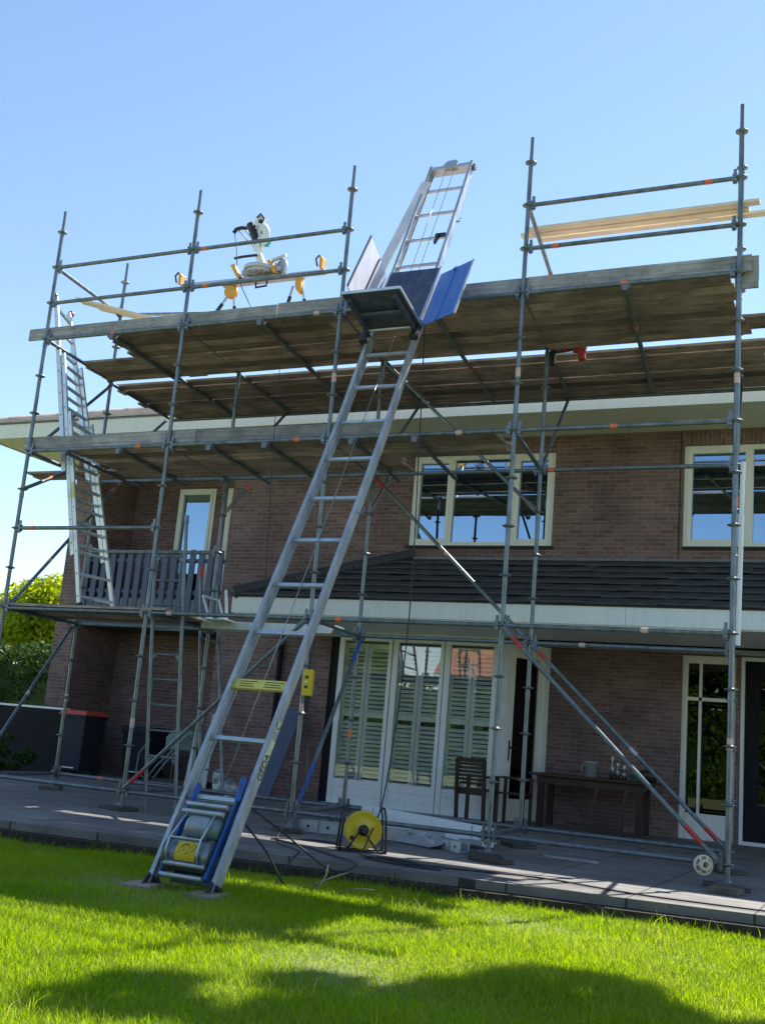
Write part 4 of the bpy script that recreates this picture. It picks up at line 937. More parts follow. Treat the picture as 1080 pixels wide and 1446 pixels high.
# access ladder frames
acc = empty('access_ladder', (2.62, .15, G), 'narrow grey steel ladder rising from the patio through the end of the lowest deck', 'ladder')
def rail2(x0, x1): return V((x0, .15, G)), V((x1, .15, 3.0))
la, lb_ = V((2.36, .15, G)), V((2.04, .15, 2.86)); ra, rb = V((2.76, .15, G)), V((2.44, .15, 3.08))
m2 = MB(); m2.tube(la, lb_, .021, 10); m2.build('stile', M['steel'], acc); m2 = MB(); m2.tube(ra, rb, .021, 10); m2.tube(rb, rb+V((-.008, 0, .09)), .028, 10); m2.build('stile', M['steel'], acc)
m2 = MB(); m2.tube(la.lerp(lb_, .43), la.lerp(lb_, .48), .027, 10); m2.build('sleeve', M['hose'], acc)
k = 0
for z in np.arange(.12, 2.8, .285):
    t = (z-G)/(2.86-G); a = la.lerp(lb_, t); tt = (z-G)/(3.08-G); b = ra.lerp(rb, tt)
    m2 = MB(); m2.tube(a, b, .013 if k not in (1, 6, 9) else .017, 8)
    if k in (1, 5, 9):
        for e, o_ in ((a, 1), (b, -1)): m2.prism([e+V((o_*.02, -.004, 0)), e+V((o_*.09, -.004, 0)), e+V((o_*.02, -.004, -.08))], (0, .008, 0))
    m2.build('rung', M['steel'], acc); k += 1
# second ladder leaning inside the scaffold
l2 = empty('leaning_ladder', (2.3, 1.5, G), 'dull steel ladder leaning between the posts behind the hoist', 'ladder')
A0, A1, B0, B1 = V((2.02, 1.75, G)), V((1.52, 1.9, 2.72)), V((2.36, 1.75, G)), V((1.80, 1.9, 2.62))
for a, b in ((A0, A1), (B0, B1)):
    m2 = MB(); m2.tube(a, b, .022, 10); m2.build('stile', M['steel'], l2)
for k in range(10):
    t = .06+.095*k; m2 = MB(); m2.tube(A0.lerp(A1, t), B0.lerp(B1, t), .013, 8); m2.build('rung', M['steel_dark'], l2)
m2 = MB(); m2.tube(A1, A1+V((-.0, 0, .14)), .03, 10); m2.build('end_cap', M['red'], l2)
st2 = MB(); st2.tube((2.5, .75, 2.06), (2.38, .75, 2.32), .016, 8); st2.tube((2.38, .75, 2.32), (2.6, .78, 2.27), .014, 8); st2.tube((2.6, .78, 2.27), (2.68, .78, 2.06), .016, 8); st2.tube((2.62, .95, 2.06), (2.57, .95, 2.42), .018, 8)
for xx in (2.5, 2.68, 2.62): st2.box(xx-.03, xx+.03, .72 if xx != 2.62 else .92, .8 if xx != 2.62 else .98, 2.04, 2.062)
st2.box(2.42, 2.75, .7, 1.0, 2.03, 2.041)
tag(st2.build('support_frame', M['alu'], None), 'small bright metal support frame standing at the end of the lowest deck', 'support frame')

# ================================================================== PATIO ITEMS
# cable reel
rx, ry = 5.55, -.93
reel = empty('cable_reel', (rx, ry, G), 'yellow cable reel on a black tube stand near the patio edge', 'cable reel')
ax = V((.55, -.83, 0)).normalized(); c = V((rx, ry, G+.19)); sd = V((ax.y, -ax.x, 0))
m2 = MB(); m2.lathe([(.0, .06), (.05, .06), (.06, .052), (.15, .052), (.165, .06), (.17, .052), (.165, .04), (.09, .035), (.09, -.05)], c, 32, ax); m2.lathe([(.09, -.045), (.16, -.05), (.165, -.055), (.16, -.062), (0, -.062)], c, 32, ax); m2.build('drum', M['yellow'], reel)
m2 = MB()
for k in range(5): m2.lathe([(.1, -.045+k*.017), (.125, -.037+k*.017), (.1, -.029+k*.017)], c, 24, ax)
m2.build('wound_cable', M['rope'], reel)
m2 = MB()
for o in (-.1, .1):
    a = c+ax*o
    m2.path([a+sd*.21+V((0, 0, -.18)), a+sd*.19+V((0, 0, .12)), a+sd*.17+V((0, 0, .2)), a+sd*.1+V((0, 0, .23))][:3], .011, 8)
    m2.path([a-sd*.21+V((0, 0, -.18)), a-sd*.19+V((0, 0, .12)), a-sd*.17+V((0, 0, .2))], .011, 8)
    m2.path([a+sd*.21+V((0, 0, -.18)), a-sd*.21+V((0, 0, -.18))], .011, 8)
for s3_ in (-1, 1):
    m2.path([c+ax*.1+sd*s3_*.17+V((0, 0, .2)), c-ax*.1+sd*s3_*.17+V((0, 0, .2))], .011, 8)
    m2.path([c+ax*.1+sd*s3_*.21+V((0, 0, -.18)), c-ax*.1+sd*s3_*.21+V((0, 0, -.18))], .011, 8)
m2.path([c+ax*.1+sd*.15+V((0, 0, -.18)), c+ax*.09+sd*.02+V((0, 0, .02)), c+ax*.1-sd*.14+V((0, 0, -.18))], .011, 8); m2.tube(c+ax*.055, c+ax*.12, .02, 10); m2.lathe([(.0, .061), (.05, .061), (.05, .066), (0, .066)], c, 20, ax); m2.lathe([(.0, .0535), (.02, .0535), (.02, .056), (0, .056)], c+sd*.1+V((0, 0, -.07)), 12, ax)
m2.build('stand', M['black'], reel)
# aluminium channels lying on the patio
def channel(p, q, w, h, label, holes=True, mat='alu', yawup=(0, 0, 1)):
    p, q = V(p), V(q); d = (q-p).normalized(); sdv = d.cross(V(yawup)).normalized(); m3 = MB(); t = .012; u_ = sdv.cross(d)
    for (s_, e_, bb, tt) in ((-w/2, -w/2+t, 0, h), (w/2-t, w/2, 0, h), (-w/2+t, w/2-t, 0, t)):
        m3.obox(p+sdv*s_+u_*bb, q-p, sdv*(e_-s_), u_*(tt-bb))
    if holes:
        m3.mi = 1
        for (e, s_) in ((p, 1), (q, -1)):
            for k in (.09, .3): m3.tube(e+d*s_*k+sdv*(w/2)+u_*h*.5, e+d*s_*k+sdv*(w/2+.002)+u_*h*.5, .016, 10)
            m3.obox(e+d*s_*.2+sdv*(w/2), d*.006, sdv*.002, u_*h)
        m3.mi = 0
    return tag(m3.build('metal_channel', [M[mat], M['ink']], None), label, 'metal profile', 'aluminium profiles lying on the patio')
channel((4.30, .22, G+.004), (5.75, .62, G+.004), .14, .12, 'long pale aluminium profile lying behind the yellow cable reel')
channel((4.4, 1.55, G+.06), (6.2, .72, G+.03), .12, .19, 'thick pale aluminium profile reaching to the third front post from behind', mat='white_paint')
channel((4.8, 2.05, G+.02), (6.15, .95, G+.05), .1, .12, 'narrow white aluminium profile furthest back beside the third front post', mat='alu')
channel((5.35, .75, G+.004), (6.18, .05, G+.004), .11, .10, 'short aluminium profile with a jointed end pointing at the third front post')
channel((5.75, .95, G+.02), (6.25, .45, G+.06), .06, .05, 'slim slotted aluminium rail lying across a short profile', holes=False, mat='alu_dull')
m2 = MB(); m2.prism([(5.32, .32, G+.012), (5.46, .4, G+.13), (5.72, .28, G+.14), (5.86, .13, G+.03), (5.80, .1, G+.012)], (.05, .1, .02))
for t in ((5.46, .42), (5.72, .3)): m2.tube((t[0], t[1]-.1, G+.11), (t[0]+.03, t[1]+.05, G+.13), .02, 10)
tag(m2.build('bracket_plate', M['alu_dull'], None, bevel=.01), 'rounded aluminium plate bracket lying right of the cable reel', 'bracket')
m2 = MB(); m2.box(6.75, 7.3, .78, .81, G+.001, G+.02); o = m2.build('metal_strip', M['alu'], None); tag(o, 'thin bright metal strip lying on the patio under the right bay', 'metal strip')
# spool end of the pipe
sp = empty('pipe_flange', (8.44, -.10, G+.2), 'ivory spoked plastic flange on the end of the base pipe at the right', 'flange')
m2 = MB(); a = V((.5, -.86, .05)).normalized(); c = V((8.42, -.10, G+.18))
m2.lathe([(.07, -.012), (.086, -.012), (.086, .012), (.07, .012), (.07, -.012)], c, 28, a); m2.lathe([(.028, -.02), (.048, -.02), (.048, .06), (.028, .06), (.028, -.02)], c, 20, a)
q1 = a.cross(V((0, 0, 1))).normalized()
for k in range(6):
    t = k*math.pi/3; v = q1*math.cos(t)+V((0, 0, 1))*math.sin(t); m2.beam(c+v*.045, c+v*.073, .02, .018, a)
m2.build('wheel', M['ivory'], sp)
# sole boards under the base plates
for i, (p, lab) in enumerate([(F(1, 0), 'wooden sole board under the second front post'), (F(2, 0), 'wooden sole board under the third front post behind the hoist'), (F(3, 0), 'wooden sole board under the fourth front post near the metal profiles'), (F(4, 0), 'thick sole board under the front post at the right edge'), (B(1, 0), 'sole board under the rear post behind the access ladder'), (B(2, 0), 'sole board under the rear post by the sliding doors'), (B(3, 0), 'sole board under the rear post beside the table'), (B(4, 0), 'sole board under the rear post by the black door'), (B(0, 0), 'sole board under the rear post by the bins')]):
    a_ = random.uniform(-.25, .25); m2 = MB(); m2.obox((-.13, -.2, 0), (.26, 0, 0), (0, .4, 0), (0, 0, .04)); o = m2.build('sole_board', M['sole'], None, bevel=.004)
    o.location = (p.x, p.y-.05, G+.001); o.rotation_euler = (0, 0, a_+(1.2 if i in (0,) else .6)); tag(o, lab, 'sole board', 'sole boards under the scaffold posts')
m2 = MB(); m2.obox((8.52, -.50, G+.001), (.24, -.04, 0), (.03, .22, 0), (0, 0, .05)); o = m2.build('timber_block', M['sole'], None, bevel=.005); tag(o, 'thick brown timber block lying just in front of the right end post', 'timber block')
m2 = MB(); m2.obox((6.4, -.45, G+.001), (.35, -.1, 0), (.06, .2, 0), (0, 0, .035)); o = m2.build('timber_block', M['sole'], None, bevel=.004); tag(o, 'dark flat timber offcut in front of the fourth front post', 'timber block')
# chair
ch = empty('garden_chair', (4.57, 4.75, G), 'dark wooden slatted garden chair standing in front of the sliding doors', 'chair')
cz = G
for (x, y, t) in ((4.37, 4.6, .84), (4.77, 4.6, .84), (4.37, 5.02, .60), (4.77, 5.02, .60)):
    m2 = MB(); m2.obox((x-.022, y-.025, cz), (.045, 0, 0), (0, .05, 0), (0, -.09 if t > .7 else 0, t)); m2.build('leg', M['dark_wood'], ch)
m2 = MB()
for k in range(6): m2.box(4.40, 4.74, 4.575-.03*k/2+.0, 4.595-.03*k/2, cz+.5+.052*k, cz+.535+.052*k)
m2.box(4.36, 4.78, 4.50, 4.53, cz+.80, cz+.86); m2.build('backrest', M['dark_wood'], ch)
m2 = MB()
for k in range(6): m2.box(4.36, 4.78, 4.6+.07*k, 4.655+.07*k, cz+.42, cz+.445)
m2.box(4.35, 4.79, 4.58, 4.6, cz+.36, cz+.42); m2.build('seat', M['dark_wood'], ch)
for x in (4.345, 4.775):
    m2 = MB(); m2.box(x-.005, x+.045, 4.58, 5.06, cz+.60, cz+.63); m2.build('armrest', M['dark_wood'], ch)
ch2 = empty('garden_chair', (5.05, 5.0, G), 'dark wooden garden chair half hidden behind the fourth front post by the angled door', 'chair')
for (x, y, t) in ((4.9, 4.75, .62), (5.28, 4.75, .62), (4.9, 5.1, .62), (5.28, 5.1, .62)):
    m2 = MB(); m2.box(x-.02, x+.02, y-.02, y+.02, cz, cz+t); m2.build('leg', M['dark_wood'], ch2)
m2 = MB()
for k in range(5): m2.box(4.87, 5.31, 4.73+.078*k, 4.79+.078*k, cz+.41, cz+.43)
m2.build('seat', M['dark_wood'], ch2)
for y in (4.74, 5.09):
    m2 = MB(); m2.box(4.86, 5.32, y-.025, y+.025, cz+.62, cz+.645); m2.build('armrest', M['dark_wood'], ch2)
# table with things on it
tb = empty('garden_table', (6.05, 5.55, G), 'long dark wooden table against the brick wall on the right', 'table')
m2 = MB()
for k in range(6): m2.box(5.2, 6.95, 5.2+.125*k, 5.32+.125*k, G+.70, G+.735)
m2.build('table_top', M['dark_wood'], tb, bevel=.004)
m2 = MB(); m2.box(5.3, 6.85, 5.28, 5.31, G+.6, G+.698); m2.box(5.3, 6.85, 5.84, 5.87, G+.6, G+.698); m2.build('apron', M['dark_wood'], tb)
for x in (5.36, 6.75):
    for y in (5.3, 5.82):
        m2 = MB(); m2.box(x-.04, x+.04, y-.04, y+.04, G, G+.6); m2.build('leg', M['dark_wood'], tb)
fc = empty('folding_chair', (6.2, 5.0, G), 'folded dark wooden chair under the table on the right', 'chair')
m2 = MB(); m2.beam((6.15, 5.0, G), (6.22, 5.1, G+.62), .03, .02); m2.beam((6.55, 5.0, G), (6.62, 5.1, G+.62), .03, .02); m2.build('leg', M['dark_wood'], fc)
m2 = MB()
for k in range(5): m2.beam((6.2, 5.06-.0, G+.08+.05*k), (6.6, 5.06, G+.08+.05*k), .02, .03)
m2.build('seat', M['dark_wood'], fc)
zt_ = G+.737
m2 = MB(); m2.lathe([(.0, 0), (.075, 0), (.1, .2), (.105, .2), (.105, .215), (.092, .215), (.07, .02), (0, .02)], (6.02, 5.5, zt_), 20); m2.path([(5.93, 5.48, zt_+.18), (5.88, 5.46, zt_+.12), (5.9, 5.46, zt_+.06)], .008, 6); tag(m2.build('flower_pot', M['pot'], None), 'pale grey pot standing on the dark wooden table', 'pot')
for i, (x, h, r, mt, lab) in enumerate([(6.32, .28, .032, 'bottle', 'tall slim bottle with a pale cap on the table'), (6.40, .2, .03, 'bottle', 'shorter clear bottle right of the tall bottle on the table'), (6.49, .17, .038, 'bottle', 'wide clear glass jar between bottle and teal tub on the table')]):
    e = empty('bottle', (x, 5.5, zt_), lab, 'bottle'); m2 = MB(); m2.lathe([(0, 0), (r, 0), (r, h*.6), (r*.42, h*.78), (r*.42, h*.95)], (x, 5.5, zt_), 16); m2.build('glass', M[mt], e)
    m2 = MB(); m2.lathe([(0, 0), (r*.5, 0), (r*.5, .035), (0, .035)], (x, 5.5, zt_+h*.95), 12); m2.build('cap', M['white_paint'], e)
m2 = MB(); m2.lathe([(0, 0), (.085, 0), (.095, .085), (.1, .085), (.1, .095), (0, .095)], (6.66, 5.48, zt_), 20); tag(m2.build('tub', M['hose'], None), 'low grey-green tub on the table behind the brace', 'tub')
m2 = MB(); m2.lathe([(0, 0), (.11, 0), (.12, .16), (0, .17)], (6.82, 5.55, zt_), 20); tag(m2.build('bowl', M['black'], None), 'dark round pot at the right end of the table', 'pot')
# bins and clutter in the loggia
bn = empty('wheelie_bin', (-2.75, 5.0, G), 'dark wheelie bin with a red-orange lid in front of the loggia', 'bin')
def wbin(px, py, lidm, par, w=.55, d=.55, h=.98):
    m2 = MB(); P = lambda f, z: [(px-f*w/2, py-f*d/2, z), (px+f*w/2, py-f*d/2, z), (px+f*w/2, py+f*d/2, z), (px-f*w/2, py+f*d/2, z)]
    a, b = P(.82, G+.06), P(1, G+h); m2.raw(a+b, [(3, 2, 1, 0), (0, 1, 5, 4), (1, 2, 6, 5), (2, 3, 7, 6), (3, 0, 4, 7)])
    m2.box(px-w*.54, px+w*.54, py-d*.54, py+d*.54, G+h-.05, G+h); m2.build('body', M['bin'], par, bevel=.015)
    m2 = MB(); a, b = P(1.12, G+h+.001), P(.9, G+h+.075); m2.raw(a+b, [(3, 2, 1, 0), (0, 1, 5, 4), (1, 2, 6, 5), (2, 3, 7, 6), (3, 0, 4, 7), (4, 5, 6, 7)]); m2.tube((px-w*.45, py+d*.6, G+h+.02), (px+w*.45, py+d*.6, G+h+.02), .02, 8); m2.build('lid', M[lidm], par, bevel=.012)
    for sx in (-1, 1):
        m2 = MB(); m2.tube((px+sx*w*.36, py+d*.36, G+.1), (px+sx*w*.46, py+d*.36, G+.1), .1, 16); m2.build('wheel', M['rubber'], par)
    m2 = MB(); m2.box(px-.12, px+.12, py-d*.44, py-d*.42, G+.1, G+.12); m2.build('handle', M['white_paint'], par)
wbin(-2.63, 4.95, 'bin_lid', bn)
bn2 = empty('wheelie_bin', (-1.85, 5.6, G), 'dark wheelie bin with a dark lid, right of the red-lidded bin', 'bin'); wbin(-1.86, 5.7, 'bin', bn2, h=.8)
scn = empty('ground_screen', (-4.5, 5.0, G), 'low dark screen wall with a pale top edge at the left', 'screen')
m2 = MB(); m2.box(-7.5, -3.02, 4.95, 5.0, GL, .84); m2.build('panel', M['black_frame'], scn)
m2 = MB(); m2.box(-7.5, -3.0, 4.93, 5.02, .84, .875); m2.build('top_rail', M['canopy_white'], scn)
hr = empty('hose_cart', (-.5, 4.9, G), 'grey-green hose cart standing in the loggia behind the access ladder', 'hose cart')
m2 = MB(); m2.prism([(-.78, 4.8, .35), (-.2, 4.8, .35), (-.14, 4.8, .55), (-.25, 4.8, .68), (-.66, 4.8, .68), (-.8, 4.8, .55)], (0, .3, 0)); m2.build('hose_box', M['hose'], hr, bevel=.03)
m2 = MB(); m2.path([(-1.05, 4.75, .5), (-1.2, 4.7, .25), (-1.2, 4.68, -.05), (-1.0, 4.65, -.12)], .013, 6); m2.path([(-.3, 4.75, .62), (-.75, 4.6, .1), (-.9, 4.6, -.1)], .018, 6); m2.path([(-.2, 4.75, .66), (-.6, 4.6, .15), (-.75, 4.55, -.1)], .018, 6); m2.build('hose', M['hose'], hr)
m2 = MB(); m2.beam((-.62, 4.85, .36), (-.62, 4.85, G), .04, .04, (0, 1, 0)); m2.beam((-.25, 4.85, .36), (-.25, 4.85, G), .04, .04, (0, 1, 0)); m2.box(-.9, -.05, 4.7, 5.15, G+.02, G+.1); m2.build('frame', M['black'], hr)
for i, (x, y, h, dx, lab) in enumerate([(.20, 4.0, 1.2, -.03, 'pale upright plank behind the hoist foot, nearest the access ladder'), (.47, 4.05, 1.17, -.09, 'second pale upright plank close behind the left hoist rail')]):
    m2 = MB(); m2.obox((x, y, G), (.085, 0, 0), (0, .022, 0), (dx, .25, h)); tag(m2.build('upright_plank', M['pale_wood'], None, bevel=.002), lab, 'plank', 'pale planks leaning in the loggia')
m2 = MB(); m2.obox((1.05, 4.6, G), (.3, 0, 0), (0, .03, 0), (.22, .4, 1.35)); tag(m2.build('dark_board', M['anthracite'], None, bevel=.003), 'dark blue-grey board leaning against the brick beside the sliding doors', 'board')
bg = MB(); bg.sphere((1.45, 3.2, G+.14), .17, 10, (1.1, .8, .9)); bg.sphere((1.36, 3.15, G+.3), .1, 8, (1, .8, 1)); bg.sphere((1.58, 3.1, G+.09), .11, 8, (1.2, .8, .8))
o = bg.build('plastic_sack', M['bag'], None); tag(o, 'crumpled black and white sack on the patio behind the hoist foot', 'sack')
tx = bpy.data.textures.new('crumple', 'CLOUDS'); tx.noise_scale = .09; dm = o.modifiers.new('crumple', 'DISPLACE'); dm.texture = tx; dm.strength = .09; dm.mid_level = .5
# pendant control
pc = empty('pendant_control', (4.50, -.30, 1.2), 'yellow push-button pendant control hanging on its cable beside the hoist rail', 'control')
m2 = MB(); m2.box(4.455, 4.555, -.34, -.27, 1.17, 1.44); m2.build('housing', M['yellow'], pc, bevel=.012)
for z in (1.26, 1.31, 1.36):
    m2 = MB(); m2.tube((4.505, -.342, z), (4.505, -.355, z), .015 if z != 1.31 else .011, 12); m2.build('button', M['black'] if z != 1.31 else M['white_paint'], pc)
m2 = MB(); m2.lathe([(.02, 0), (.028, .1), (.035, .17)], (4.505, -.3, 1.0), 12); m2.build('cable_gland', M['rubber'], pc)
m2 = MB(); m2.path([(4.505, -.3, 1.02), (4.58, -.32, .6), (4.64, -.4, .2), (4.55, -.7, G+.02), (4.9, -1.3, G+.012), (5.3, -1.62, G+.012), (5.52, -2.15, G+.0), (5.5, -2.3, GL+.02), (5.65, -2.6, GL+.03)], .006, 6); m2.path([(4.5, -.3, 1.44), (4.47, -.2, 1.7), (4.36, -.06, 2.0)], .006, 6); m2.build('cable', M['rope'], pc)
# cables
def cable(name, pts, r, label, cat='cable', mat='rope', sub=6):
    P = [V(p) for p in pts]; out = []
    for i in range(len(P)-1):
        a = P[max(i-1, 0)]; b = P[i]; c = P[i+1]; d = P[min(i+2, len(P)-1)]
        for k in range(sub):
            t = k/sub; out.append(.5*((2*b)+(c-a)*t+(2*a-5*b+4*c-d)*t*t+(3*b-a-3*c+d)*t**3))
    out.append(P[-1]); m3 = MB(); m3.path(out, r, 6); return tag(m3.build(name, M[mat], None), label, cat)
cable('hanging_cable', [(5.36, -.07, 5.5), (5.42, -.075, 4.0), (5.52, -.2, 2), (5.6, -.6, .4), (5.68, -1.1, G+.1), (5.72, -1.28, G+.012), (5.95, -1.35, G+.012), (6.4, -1.45, G+.012), (7.3, -1.2, G+.012), (8.2, -1.42, G+.012), (9.6, -1.3, G+.012)], .007, 'black power cable hanging from the top deck and trailing along the patio', sub=10)
cable('thin_rope', [(3.60, -.06, 5.46), (3.64, -.09, 4.2), (3.70, -.08, 3.0), (3.75, -.07, 2.03)], .004, 'thin dark line hanging from the top deck above the brick wall', 'rope')
cable('winch_cable', [(5.62, -3.1, .25), (5.72, -2.7, .05), (5.95, -2.3, G-.02), (6.05, -2.05, G+.02), (5.6, -1.6, G+.012), (5.1, -1.2, G+.012), (4.6, -.9, G+.012), (5.0, -.6, G+.012), (5.45, -.85, G+.012)], .008, 'black cable looping from the winch over the patio edge to the reel')
cable('loose_cable', [(5.5, -3.0, .15), (5.62, -2.75, -.1), (5.72, -2.6, GL+.02), (5.9, -2.7, GL+.03)], .008, 'short black cable hanging from the winch down into the grass')
cable('coiled_cable', [(5.75, -1.3, G+.012), (5.9, -1.5, G+.012), (6.2, -1.52, G+.012), (6.3, -1.38, G+.012), (6.05, -1.28, G+.012), (5.9, -1.4, G+.02), (6.15, -1.6, G+.012), (6.6, -1.62, G+.012)], .008, 'loosely coiled black cable end lying right of the yellow reel')
for i, (a, b, lab) in enumerate([((5.9, -2.55, GL+.02), (6.1, -2.3, GL+.14), 'bare pale twig lying in the grass, longest of three'), ((6.0, -2.6, GL+.02), (5.95, -2.35, GL+.18), 'bare pale twig sticking up from the grass near the reel'), ((6.15, -2.55, GL+.02), (6.4, -2.45, GL+.06), 'short pale twig lying flat in the grass')]):
    m2 = MB(); m2.path([a, V(a).lerp(V(b), .5)+V((.02, .01, .02)), b], .006, 6); tag(m2.build('twig', M['bark_pale'], None), lab, 'twig', 'twigs at the lawn edge')

# ================================================================== TOP DECK ITEMS
zt2 = zA+.036
# mitre saw on its stand
yS = .95
stn = empty('saw_stand', (2.7, yS, zt2), 'yellow and grey folding saw stand on the top deck', 'saw stand')
zb_ = 6.45
m2 = MB(); m2.beam((1.32, yS, zb_+.06), (3.5, yS, zb_+.03), .07, .05); m2.beam((2.0, yS-.02, zb_+.0), (3.2, yS-.02, zb_), .09, .06); m2.build('beam', M['alu_dull'], stn, bevel=.005)
for x in (2.12, 3.14):
    m2 = MB(); m2.lathe([(0, -.05), (.08, -.05), (.09, -.03), (.09, .03), (.08, .05), (0, .05)], (x, yS, zb_-.1), 20, (0, 1, 0)) if x < 2.5 else m2.prism([(x-.045, yS-.05, zb_-.02), (x+.035, yS-.05, zb_-.02), (x+.055, yS-.05, zb_-.16), (x+.015, yS-.05, zb_-.23), (x-.035, yS-.05, zb_-.16)], (0, .1, 0))
    m2.build('leg_bracket', M['amber'], stn, bevel=.006)
for (x, dx, y2) in ((2.1, -.32, -.25), (2.16, 0, .25), (3.05, .0, -.25), (3.18, .1, .25)):
    m2 = MB(); p, q = V((x, yS, zb_-.12)), V((x+dx, yS+y2, zt2)); m2.tube(p, q, .018, 10); m2.mi = 1; m2.tube(p.lerp(q, .2), p.lerp(q, .45), .024, 10); m2.build('leg', [M['alu'], M['black']], stn)
for x in (1.3, 3.44):
    m2 = MB(); m2.box(x-.02, x+.02, yS-.04, yS+.04, zb_+.08, zb_+.2); m2.tube((x, yS-.06, zb_+.21), (x, yS+.06, zb_+.21), .02, 10); m2.build('work_stop', M['amber'], stn)
    m2 = MB(); m2.path([(x-.04, yS-.05, zb_+.1), (x-.07, yS-.05, zb_+.2), (x-.02, yS-.05, zb_+.25)], .012, 8); m2.build('stop_lever', M['black'], stn)
m2 = MB(); m2.path([(2.52, yS-.05, zb_-.02), (2.52, yS-.05, zb_-.1), (2.68, yS-.05, zb_-.09), (2.68, yS-.05, zb_-.02)], .014, 8); m2.build('carry_handle', M['black'], stn)
saw = empty('mitre_saw', (2.6, yS, zb_+.08), 'white and teal sliding mitre saw tilted up on the yellow stand', 'saw')
for x in (2.24, 2.78):
    m2 = MB(); m2.prism([(x-.0, yS-.1, zb_+.06), (x+.06, yS-.1, zb_+.06), (x-.06, yS-.1, zb_+.25), (x-.11, yS-.1, zb_+.23)], (0, .07, 0)); m2.build('mounting_clamp', M['amber'], saw, bevel=.008)
m2 = MB(); m2.lathe([(0, 0), (.2, 0), (.2, .05), (.17, .07), (0, .07)], (2.55, yS, zb_+.09), 28)
for k in range(8):
    t = k*math.pi/4; m2.beam((2.55+.06*math.cos(t), yS+.06*math.sin(t), zb_+.085), (2.55+.2*math.cos(t), yS+.2*math.sin(t), zb_+.085), .03, .03)
m2.box(2.28, 2.86, yS-.05, yS+.06, zb_+.1, zb_+.17); m2.build('base', M['alu_dull'], saw, bevel=.006)
m2 = MB(); m2.lathe([(.19, .055), (.225, .05), (.235, .075), (.225, .1), (.19, .095)], (2.55, yS, zb_+.07), 32); m2.build('scale_ring', M['alu'], saw)
m2 = MB(); m2.lathe([(0, .0), (.185, .0), (.185, .01), (0, .01)], (2.55, yS, zb_+.115), 24); m2.build('turntable', M['steel_dark'], saw)
m2 = MB(); m2.box(2.3, 2.5, yS+.02, yS+.05, zb_+.17, zb_+.25); m2.box(2.62, 2.88, yS+.02, yS+.05, zb_+.17, zb_+.25); m2.build('fence', M['alu'], saw, bevel=.004)
m2 = MB(); m2.tube((2.7, yS-.02, zb_+.26), (2.92, yS-.05, zb_+.3), .022, 10); m2.lathe([(.11, -.01), (.135, -.01), (.135, .02), (.11, .02), (.11, -.01)], (2.84, yS-.02, zb_+.13), 24, (0.5, 1, 0)); m2.build('guide', M['alu'], saw)
m2 = MB(); m2.beam((2.55, yS+.08, zb_+.16), (2.42, yS+.1, zb_+.42), .09, .07, (0, 1, 0)); m2.build('arm', M['saw_cream'], saw, bevel=.012)
m2 = MB(); m2.path([(2.1, yS+.02, zb_+.38), (2.2, yS+.04, zb_+.4), (2.42, yS+.06, zb_+.41)], .018, 8); m2.build('lock_lever', M['black'], saw)
for dx in (0, .1):
    m2 = MB(); m2.tube((2.1+dx, yS+.05, zb_+.78), (2.42+dx*.6, yS+.05, zb_+.46), .014, 10); m2.build('slide_rod', M['alu'], saw)
m2 = MB(); m2.path([(2.02, yS+.05, zb_+.76), (2.06, yS+.05, zb_+.81), (2.14, yS+.05, zb_+.82), (2.22, yS+.05, zb_+.8)], .026, 8); m2.build('rod_cap', M['black'], saw)
m2 = MB(); m2.tube((2.3, yS, zb_+.82), (2.44, yS, zb_+.55), .055, 14); m2.build('motor', M['black'], saw)
m2 = MB(); ctr = V((2.52, yS-.02, zb_+.62)); m2.lathe([(0, -.035), (.15, -.035), (.16, -.02), (.16, .02), (.15, .035), (0, .035)], ctr, 28, (.55, .8, .15)); m2.prism([(2.42, yS-.06, zb_+.72), (2.54, yS-.06, zb_+.88), (2.46, yS-.06, zb_+.91), (2.36, yS-.06, zb_+.8)], (0, .09, 0)); m2.beam((2.42, yS+.04, zb_+.44), (2.5, yS, zb_+.6), .08, .09, (0, 1, 0)); m2.build('blade_guard', M['white_paint'], saw, bevel=.01)
m2 = MB()
for (a_, b_, r_) in ((2.50, .80, .028), (2.42, .74, .018), (2.56, .64, .03)): m2.lathe([(0, 0), (r_, 0), (r_, .012), (0, .012)], (a_, yS-.075, zb_+b_), 12, (.2, -1, 0))
m2.path([(2.44, yS-.08, zb_+.86), (2.50, yS-.09, zb_+.90), (2.55, yS-.08, zb_+.84), (2.52, yS-.08, zb_+.76)], .012, 8); m2.build('trigger_handle', M['black'], saw)
m2 = MB(); m2.prism([(2.5, yS-.05, zb_+.48), (2.62, yS-.05, zb_+.46), (2.66, yS-.05, zb_+.54), (2.52, yS-.05, zb_+.56)], (0, .05, 0)); m2.build('lower_guard', M['teal'], saw, bevel=.01)
m2 = MB(); m2.path([(2.05, yS+.03, zb_+.76), (2.13, yS, zb_+.5), (2.2, yS-.03, zb_+.2), (2.35, yS-.1, zb_-.1), (2.55, yS-.15, zb_-.4), (2.75, yS-.2, zt2+.01)], .006, 6); m2.build('power_cord', M['rope'], saw)
saw.scale = (1.02, 1.02, 1.02)
m2 = MB(); m2.obox((1.42, .9, zt2), (.55, 0, 0), (0, .35, 0), (0, 0, .28)); m2.obox((1.45, .93, zt2+.281), (.5, -.02, 0), (0, .3, 0), (0, .02, .12)); o = m2.build('tool_bag', M['black'], None, bevel=.05); tag(o, 'flat black tool bag on the top deck behind the second front post', 'bag')
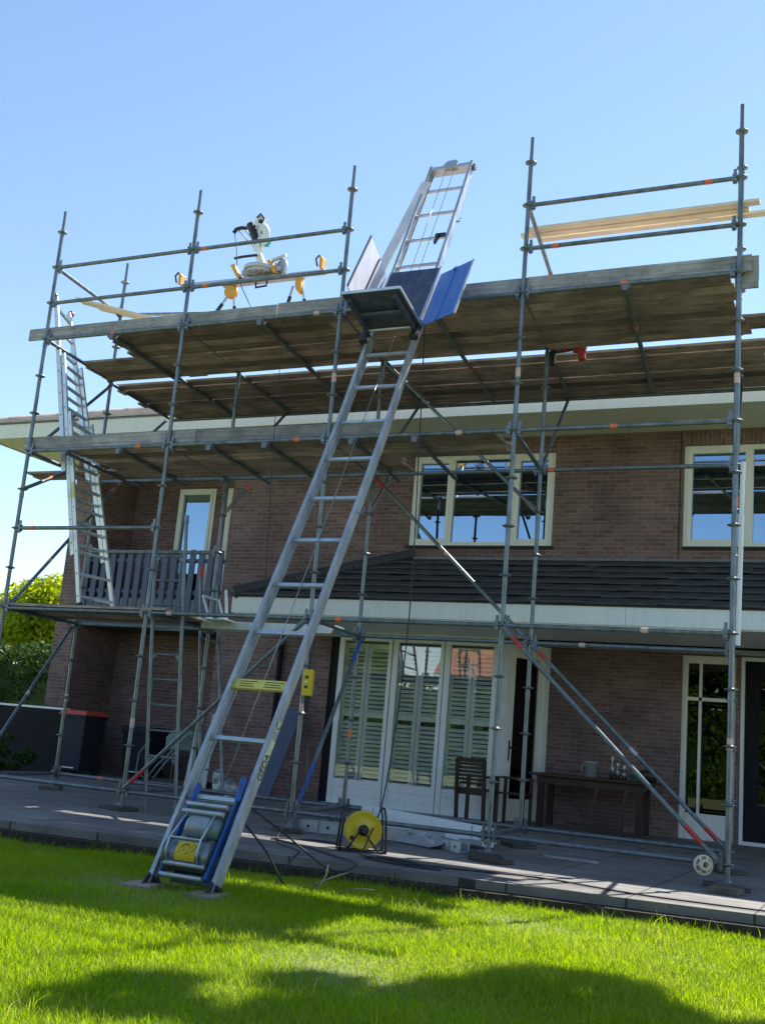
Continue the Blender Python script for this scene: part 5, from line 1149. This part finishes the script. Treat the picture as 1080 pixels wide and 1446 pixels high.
# new timber laid over the side rails
for i, (x0, x1, y, z, lab) in enumerate([(6.22, 8.72, .64, 6.53, 'pale new timber lath, front one of the bundle across the right bay'), (6.12, 8.60, .77, 6.53, 'pale new timber lath in the middle of the bundle across the right bay'), (6.3, 9.6, .89, 6.53, 'longest pale new timber lath at the back of the bundle across the right bay'), (6.28, 8.68, .70, 6.564, 'upper pale new timber lath lying on the bundle across the right bay')]):
    m2 = MB(); m2.obox((x0-(x0+x1)/2, -.06, 0), (x1-x0, 0, 0), (0, .10, 0), (0, 0, .032)); o = m2.build('timber_lath', M['fresh'], None, bevel=.003); o.location = ((x0+x1)/2, y, z); o.rotation_euler = (0, 0, random.uniform(-.01, .01)); tag(o, lab, 'timber', 'new timber in the right bay')
for i, (a, b, lab) in enumerate([((-.62, 1.18, 6.59), (1.2, 1.38, 6.08), 'pale new board leaning over the left side rail, nearer one'), ((-.5, 1.42, 6.58), (1.35, 1.62, 6.10), 'pale new board leaning over the left side rail, farther one')]):
    m2 = MB(); m2.beam(a, b, .22, .03); tag(m2.build('timber_board', M['fresh'], None, bevel=.002), lab, 'timber', 'new boards at the left end')
m2 = MB(); m2.beam((1.2, 1.3, zt2+.02), (1.2, 1.75, zt2+.02), .3, .03); m2.box(1.0, 1.35, 1.36, 1.7, zt2+.036, 6.06)
tag(m2.build('timber_stack', M['plank'], None), 'brown timber stack on the top deck holding the leaning boards', 'timber stack')
# red clamp at the rear of the right bay
rc = empty('screw_clamp', (6.6, 1.62, 5.5), 'red screw clamp hanging at the rear of the top deck in the right bay', 'clamp')
m2 = MB(); m2.tube((6.63, 1.62, 5.52), (6.66, 1.62, 5.33), .045, 12); m2.sphere((6.45, 1.62, 5.5), .045, 8); m2.box(6.55, 6.7, 1.59, 1.65, 5.43, 5.46); m2.build('grip', M['red'], rc)
m2 = MB(); m2.beam((6.3, 1.64, 5.47), (6.7, 1.64, 5.49), .03, .05); m2.box(6.27, 6.33, 1.6, 1.68, 5.3, 5.48); m2.build('bar', M['black'], rc)
# spare white tube beside the right end post
m2 = MB(); m2.tube((8.50, 1.28, 2.03), (8.52, 1.28, 3.95), .026, 12); tag(m2.build('spare_tube', M['white_paint'], None), 'white tube standing upright behind the right end post', 'tube')
m2 = MB(); m2.beam((7.3, 1.62, 5.56), (8.45, 1.62, 5.575), .05, .04); tag(m2.build('timber_lath', M['fresh'], None), 'sunlit pale lath lying in the gap behind the top deck, right bay', 'timber')
m2 = MB(); m2.beam((3.0, 1.64, 5.535), (5.2, 1.64, 5.535), .06, .03); tag(m2.build('timber_lath', M['fresh'], None), 'sunlit pale lath lying in the gap behind the top deck, middle bays', 'timber')
